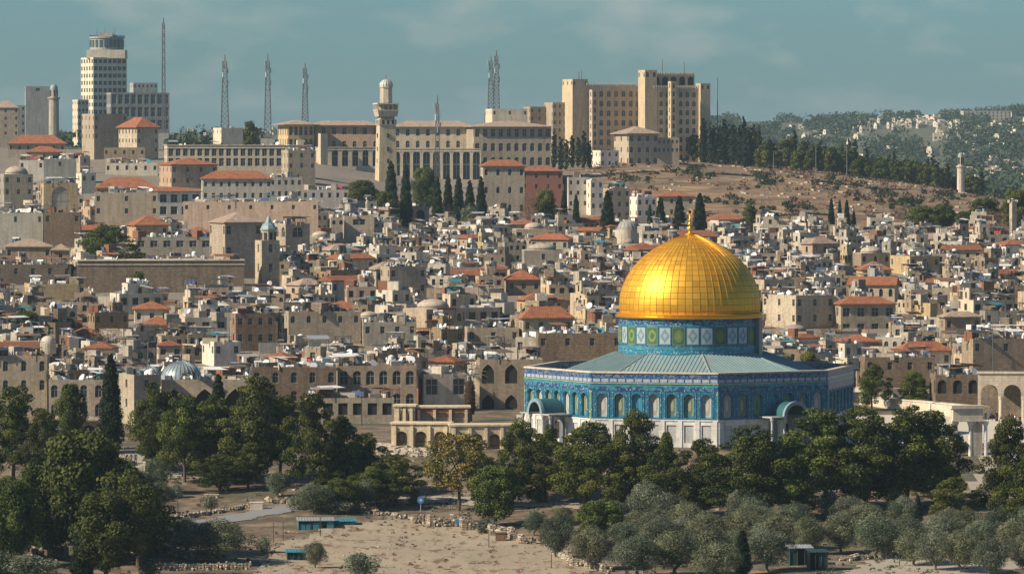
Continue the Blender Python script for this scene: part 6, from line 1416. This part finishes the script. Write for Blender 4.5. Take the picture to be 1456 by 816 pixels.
dry_wall('stub of stone wall at the right end of the field', [(738, 774), (762, 778)], 1.0)
dry_wall('low stone terrace wall in the bottom left corner behind bushes', [(40, 800), (96, 796)], 1.6)
dry_wall('broken stone terrace right of the dark tree', [(212, 792), (232, 786), (262, 796), (300, 800)], 1.0)
dry_wall('lowest stone terrace at the bottom left', [(214, 812), (300, 814), (356, 812)], .8)
dry_wall('stone retaining edge between the field and the olive trees', [(786, 788), (812, 806), (870, 816)], .9)
dry_wall('little stone terrace under the pines left of the blue sign', [(380, 716), (432, 722), (500, 728), (590, 742)], .5)
dry_wall('low stone edge along the bank left of the road', [(240, 740), (300, 732), (364, 722)], .5)
dry_wall('pale stone edge beside the path at lower right', [(1196, 800), (1270, 792), (1330, 794)], .5)
def sign(px, yt, yb, label, rnd):
    x, D, z = at(px, yb); H = ZZ(yt, D) - z; rt = root('road_sign', label, 'sign', loc=(x, D, z)); mb = MB(); mb.tube((0, 0, -.3), (0, 0, H), .06, .06, 'galvanised', 6); mb.build('post', rt); mb = MB(); r = .52
    if rnd:
        pts = [(r * math.cos(t), r * math.sin(t)) for t in [2 * math.pi * q / 20 for q in range(20)]]
        mb.face([(a, -.12, H - r + b) for a, b in pts], 'blue_sign'); mb.face([(a, -.08, H - r + b) for a, b in pts], 'galvanised')
        for i in range(20): a, b = pts[i], pts[(i + 1) % 20]; mb.face([(a[0], -.12, H - r + a[1]), (b[0], -.12, H - r + b[1]), (b[0], -.08, H - r + b[1]), (a[0], -.08, H - r + a[1])], 'galvanised')
    else: mb.box(-.34, .34, -.12, -.07, H - .9, H, 'blue_sign')
    p = mb.build('sign_plate', rt); mb = MB()
    if rnd:
        for t in (0, R(60), R(120)): A = Matrix.Translation((0, -.125, H - r)) @ Matrix.Rotation(t, 4, 'Y'); mb.box(-.26, .26, -.01, 0, -.035, .035, 'white_paint', M4=A)
    else: mb.box(-.18, .18, -.13, -.12, H - .55, H - .42, 'white_paint'); mb.box(-.18, .18, -.13, -.12, H - .75, H - .66, 'white_paint')
    mb.build('pictogram', p)
sign(598, 706, 730, 'round blue sign on a post above the dry stone wall', True); sign(443, 690, 716, 'blue rectangular sign between the pines', False)
def shed(label, px0, px1, yt, yb, dep, mroof, mwall, name='shed', posts=True):
    x, D, z = at(px0, yb); m = D / F; W = (px1 - px0) * m; H = ZZ(yt, D) - z; rt = root(name, label, name.split('_')[-1], loc=(x, D, z), rz=R(6)); mb = MB(); M4 = Matrix.Translation((0, 0, H)) @ Matrix.Rotation(R(5), 4, 'X'); mb.box(-.2, W + .2, -.2, dep + .2, 0, .07, mroof, M4=M4)
    for i in range(int(W / .4)): mb.box(i * .4, i * .4 + .06, -.2, dep + .2, .07, .12, mroof, M4=M4)
    mb.build('roof', rt); mb = MB(); n = int(W / .9)
    for i in range(n):
        a = W * i / n
        if rng.random() < .7: mb.box(a + .04, a + W / n - .04, 0, .04, .0, H * rng.uniform(.6, .95), mwall)
    mb.box(0, W, dep - .05, dep, 0, H, mwall); mb.box(0, .05, 0, dep, 0, H, mwall); mb.build('panel', rt)
    for i in range(4): mb = MB(); mb.tube((W * i / 3, -.05, -.3), (W * i / 3, -.05, H), .05, .05, 'dark_metal', 5); mb.build('post', rt)
shed('long teal roofed shed at the back left edge of the field', 424, 474, 741, 757, 2.6, 'galvanised', 'teal_sheet'); shed('second teal shed joined to its right', 468, 506, 742, 753, 2.4, 'teal_sheet', 'teal_sheet')
shed('low teal sheet shelter beside the small dark tree at bottom', 408, 434, 786, 800, 2.2, 'teal_sheet', 'green_sheet'); 
shed('dark green kiosk with a pale top among olives at lower right', 1124, 1156, 780, 806, 2.4, 'galvanised', 'green_sheet', 'kiosk'); shed('lower green lean-to beside the kiosk', 1152, 1178, 786, 812, 2.2, 'green_sheet', 'green_sheet', 'lean_to')
def boxy(nm, label, cat, px, yb, w, d, h, parts):
    x, D, z = at(px, yb); rt = root(nm, label, cat, loc=(x, D, z))
    for pn, a in parts: mb = MB(); [mb.box(*q) for q in a]; mb.build(pn, rt)
boxy('waste_bin', 'dark brick bin with a stone slab lid at the field corner', 'bin', 712, 774, 0, 0, 0, [('body', [(-.72, .72, -.5, .5, -.2, 1.15, 'wood')]), ('lid', [(-.85, .85, -.6, .6, 1.15, 1.35, 'dry_stone')]), ('liner', [(-.5, .5, -.52, -.5, .2, .8, 'rust')])])
boxy('gate_pillar', 'white stone gate pillar in front of the dry stone wall', 'pillar', 642, 754, 0, 0, 0, [('post', [(-.2, .2, -.2, .2, -.2, 1.7, 'trim_stone')]), ('cap', [(-.28, .28, -.28, .28, 1.7, 1.82, 'marble')])])
boxy('meter_cabinet', 'small blue grey cabinet on the dry stone wall', 'cabinet', 650, 752, 0, 0, 0, [('body', [(-.32, .32, -.75, -.45, .5, 1.25, 'galvanised')]), ('door', [(-.28, .28, -.78, -.75, .54, 1.2, 'blue_sign')])])
boxy('metal_gate', 'small barred metal gate with a stone pier at lower right', 'gate', 1262, 797, 0, 0, 0, [('gate_frame', [(-.7, -.6, 0, .08, 0, 1.5, 'galvanised'), (.6, .7, 0, .08, 0, 1.5, 'galvanised'), (-.6, .6, 0, .08, 1.42, 1.5, 'galvanised'), (-.6, .6, 0, .08, .1, .18, 'galvanised')]), ('bars', [(-.52 + i * .13, -.48 + i * .13, .02, .06, .18, 1.42, 'galvanised') for i in range(9)]), ('pier', [(-1.15, -.75, -.2, .25, -.2, 1.6, 'trim_stone')])])
boxy('standing_stone', 'pale standing stone by the path at lower right', 'stone', 1309, 800, 0, 0, 0, [('shaft', [(-.25, .2, -.2, .2, -.2, 1.1, 'trim_stone')]), ('foot', [(-.5, .5, -.4, .4, -.2, .2, 'dry_stone')])])
boxy('stone_bench', 'pale stone bench on the bank left of the road', 'bench', 300, 712, 0, 0, 0, [('seat', [(-1.1, 1.1, -.3, .3, .42, .56, 'trim_stone')]), ('leg', [(-.9, -.6, -.25, .25, -.1, .42, 'trim_stone')]), ('leg', [(.6, .9, -.25, .25, -.1, .42, 'trim_stone')])])
boxy('stone_table', 'white stone block table under the dark pines', 'stone table', 320, 690, 0, 0, 0, [('top', [(-1.6, 1.6, -.6, .6, .7, .85, 'trim_stone')]), ('base', [(-1.1, 1.1, -.35, .35, -.2, .7, 'dry_stone')])])
boxy('stone_block', 'cream squared stone block behind the teal shed', 'stone block', 384 - 20, 728, 0, 0, 0, [('block', [(-.9, .9, -.5, .5, -.2, 1.0, 'trim_stone')]), ('slab', [(-1, 1, -.55, .55, 1.0, 1.12, 'marble')])])
for i, (px, yb, h, lab) in enumerate(((388, 772, 2.6, 'leftmost fence post by the teal sheds'), (402, 770, 2.4, 'second fence post by the teal sheds'), (455, 764, 2.6, 'fence post in front of the teal shed'), (695, 781, 2.4, 'thin stake at the right of the field'), (784, 812, 2.2, 'dark stake between the forked olives'), (900, 812, 2.4, 'dark stake in the front olive row'), (1280, 806, 2.6, 'dark stake right of the metal gate'), (1098, 808, 1.4, 'short stake left of the kiosk'))):
    x, D, z = at(px, yb); mb = MB(); mb.tube((0, 0, -.3), (0, 0, h), .06, .05, 'dark_metal', 6); mb.lathe([(.09, h - .02), (.09, h + .05), (0, h + .09)], 'dark_metal', 6); tag(mb.build('stake', loc=(x, D, z)), lab, 'stake')

FS = MB()
for i in range(380):        # small stones and clods lying on the field
    px, py = rng.uniform(380, 830), rng.uniform(744, 822)
    if mnoise.noise((px * .03, py * .12, 3)) < 0: continue
    D = solve(px, py, 640); D += rng.uniform(-1.5, 1.5); x = X(px, D); z = ground(x, D) + .08; q = rng.uniform(.04, .12); FS.box(-q * 1.4, q * 1.4, -q, q, -.1, q, rng.choice(['dry_stone', 'limestone_fine', 'rubble_stone', 'rust']), M4=Matrix.Translation((x, D, z)) @ Matrix.Rotation(rng.uniform(0, 3), 4, 'Z'))
tag(FS.build('field_stones'), 'stones and clods strewn over the dirt field', 'stones', kind='stuff')
pts, rad = [], []
for i in range(200):
    px, py = rng.uniform(380, 830), rng.uniform(742, 822)
    if mnoise.noise((px * .025, py * .1, 13)) < .02: continue
    D = solve(px, py, 640) + rng.uniform(-1.5, 1.5); x = X(px, D); pts.append((x, D, ground(x, D) + .05)); rad.append(rng.uniform(.12, .4))
scatter_cards('field_weeds', pts, rad, 30, .09, 'dry_twigs', 'dry weeds in tufts on the dirt field', 'weeds')
# ------------------------------------------------------------------ people
def person_mesh(pose):
    # vertices: (pos, radius); metres, facing -Y
    s = pose.get('stride', .0); b = pose.get('bend', 0.0); arm = pose.get('arm', 0.1)
    V = [((0, 0, .95), .145), ((0, -.02 - b * .15, 1.12), .125), ((0, -.02 - b * .35, 1.32), .15), ((0, -.02 - b * .5, 1.46), .085), ((0, -.03 - b * .6, 1.54), .055), ((0, -.05 - b * .68, 1.64), .095), ((0, -.04 - b * .7, 1.72), .085)]
    E = [(0, 1), (1, 2), (2, 3), (3, 4), (4, 5), (5, 6)]
    for sx in (-1, 1):
        n = len(V); st = s * sx
        V += [((sx * .1, 0, .88), .10), ((sx * .11, -st * .5 - .03, .48), .065), ((sx * .11, -st * .7 + .03, .09), .042), ((sx * .12, -st * .7 - .12, .04), .038)]; E += [(0, n), (n, n + 1), (n + 1, n + 2), (n + 2, n + 3)]
        n = len(V); sh = -.02 - b * .42
        V += [((sx * .19, sh, 1.41), .062), ((sx * .25, sh + st * .3, 1.13), .045), ((sx * .24, sh + st * .4 - arm, .9), .034), ((sx * .235, sh + st * .42 - arm - .04, .81), .03), ((sx * .22, sh + st * .42 - arm - .09, .83), .014)]; E += [(2, n), (n, n + 1), (n + 1, n + 2), (n + 2, n + 3), (n + 2, n + 4)]
    me = bpy.data.meshes.new('body'); me.from_pydata([v[0] for v in V], E, []); o = bpy.data.objects.new('body', me); C.objects.link(o); m = o.modifiers.new('s', 'SKIN'); 
    me.skin_vertices[0].data[0].use_root = True
    for i, v in enumerate(V): me.skin_vertices[0].data[i].radius = (v[1], v[1] * (.72 if i in (0, 1, 2) else 1))
    sb = o.modifiers.new('d', 'SUBSURF'); sb.levels = sb.render_levels = 1
    dg = bpy.context.evaluated_depsgraph_get(); r = bpy.data.meshes.new_from_object(o.evaluated_get(dg)); bpy.data.objects.remove(o); return r
POSES = [person_mesh({}), person_mesh({'stride': .45}), person_mesh({'bend': .5, 'arm': .3}), person_mesh({'stride': -.35, 'arm': .25})]
def person(px, py, pose, top, legs, label, D=None, rz=0.0, group=None, skirt=False):
    D = D or solve(px, py, 640); x = X(px, D); z = ground(x, D) + .06; me = POSES[pose].copy(); me.materials.clear()
    for m in ('skin', top, legs, 'dark_metal', 'hair'): me.materials.append(M[m])
    for p in me.polygons:
        c = p.center; h = c.z; k = 0
        if h < .09: k = 3
        elif h < .93 and abs(c.x) < .19: k = 2
        elif h < 1.49: k = 1 if not (h < .90 and abs(c.x) > .19) else 0
        elif h > 1.70 or (h > 1.58 and c.y > (-.04 - .7 * (.5 if pose == 2 else 0))): k = 4
        p.material_index = k; p.use_smooth = True
    rt = root('person', label, 'person', group, (x, D, z), rz); link('body', me, rt)
    if skirt: mb = MB(); mb.lathe([(.3, .05), (.26, .5), (.17, 1.0)], legs, 12); mb.build('robe', rt)
for a in [(178, 664, 2, 'cloth_dark', 'cloth_dark', 'person in black bending forward on the pale path', None, 1.2), (186, 664, 1, 'cloth_dark', 'cloth_dark', 'person in dark clothes walking on the pale path', None, -1.0), (192, 665, 0, 'cloth_blue', 'cloth_dark', 'person in blue standing on the pale path', None, 0), (206, 672, 0, 'cloth_white', 'cloth_white', 'person all in white below the pale path', None, .3, None, True),
          (70, 643, 0, 'cloth_red', 'cloth_dark', 'person in red by the ochre gatehouse', 838, 0), (76, 643, 3, 'cloth_white', 'cloth_blue', 'person in a white top by the gatehouse', 839, .5), (83, 643, 0, 'cloth_blue', 'cloth_dark', 'person in blue by the gatehouse door', 838, -.4),
          (484, 702, 1, 'cloth_red', 'cloth_dark', 'person in red walking under the pines', None, 1.5), (491, 704, 0, 'cloth_blue', 'cloth_dark', 'person in blue beside the one in red', None, .2), (505, 712, 3, 'cloth_blue', 'cloth_blue', 'person in blue clothes at the shrub', None, 1),
          (636, 700, 0, 'cloth_white', 'cloth_dark', 'person in a white shirt behind the yellow tree', None, 0), (694, 706, 1, 'cloth_dark', 'cloth_dark', 'person in black walking right of the yellow tree', None, 1.4), (742, 712, 0, 'cloth_red', 'cloth_blue', 'person in red under the pines before the shrine', None, 0),
          (1402, 588, 0, 'cloth_dark', 'cloth_dark', 'person in black leftmost of the plaza crowd', 878, 0), (1409, 589, 1, 'cloth_blue', 'cloth_dark', 'person in blue walking on the right plaza', 880, 1.3), (1418, 590, 0, 'cloth_dark', 'cloth_dark', 'person in a dark robe on the right plaza', 879, .5, None, True), (1424, 592, 3, 'cloth_tan', 'cloth_dark', 'person in a tan top on the right plaza', 874, -1), (1431, 594, 0, 'cloth_dark', 'cloth_dark', 'tallest looking dark robed person nearest on the plaza', 866, 0, None, True), (1438, 593, 0, 'cloth_red', 'cloth_dark', 'person in red on the right plaza', 872, 0), (1444, 594, 1, 'cloth_white', 'cloth_blue', 'person in white walking on the right plaza', 868, -1.2), (1451, 595, 0, 'cloth_dark', 'cloth_dark', 'person in black at the right edge of the plaza', 866, .6)]:
    person(*a[:6], D=a[6], rz=a[7], group=a[8] if len(a) > 8 else None, skirt=len(a) > 9)

# ------------------------------------------------------------------ haze
HZ = bpy.data.materials.new('haze_air'); HZ.use_nodes = True; n = HZ.node_tree.nodes; n.remove(n['Principled BSDF']); v = n.new('ShaderNodeVolumePrincipled')
v.inputs['Color'].default_value = (.62, .85, .95, 1); v.inputs['Density'].default_value = .00005; v.inputs['Anisotropy'].default_value = .2
HZ.node_tree.links.new(v.outputs[0], n['Material Output'].inputs['Volume']); MATS['haze_air'] = HZ
mb = MB(); mb.box(-4200, 4200, -60, 12300, -24, 128, 'haze_air'); hz = mb.build('haze'); tag(hz, 'thin pale blue haze lying over the valley', 'haze', kind='stuff')
import bmesh
bm = bmesh.new(); bm.from_mesh(hz.data); bmesh.ops.remove_doubles(bm, verts=bm.verts, dist=.01); bmesh.ops.recalc_face_normals(bm, faces=bm.faces); bm.to_mesh(hz.data); bm.free()

# ------------------------------------------------------------------ ordinals for look-alike trees that stand apart
dup = {}
for o in scene.objects:
    if o.parent is None and 'label' in o and o.get('category') in ('pine', 'olive tree', 'tree', 'bare tree', 'bush', 'cypress'): dup.setdefault(o['label'], []).append(o)
ORD = ['first', 'second', 'third', 'fourth', 'fifth', 'sixth', 'seventh', 'eighth', 'ninth', 'tenth', 'eleventh', 'twelfth', 'thirteenth', 'fourteenth', 'fifteenth', 'sixteenth', 'seventeenth', 'eighteenth', 'nineteenth', 'twentieth']
for lab, L in dup.items():
    if 1 < len(L) <= 20 and len(lab.split()) <= 13:
        L.sort(key=lambda o: o.location.x / o.location.y)
        for o, w in zip(L, ORD): o['label'] = w + ' from left, ' + lab
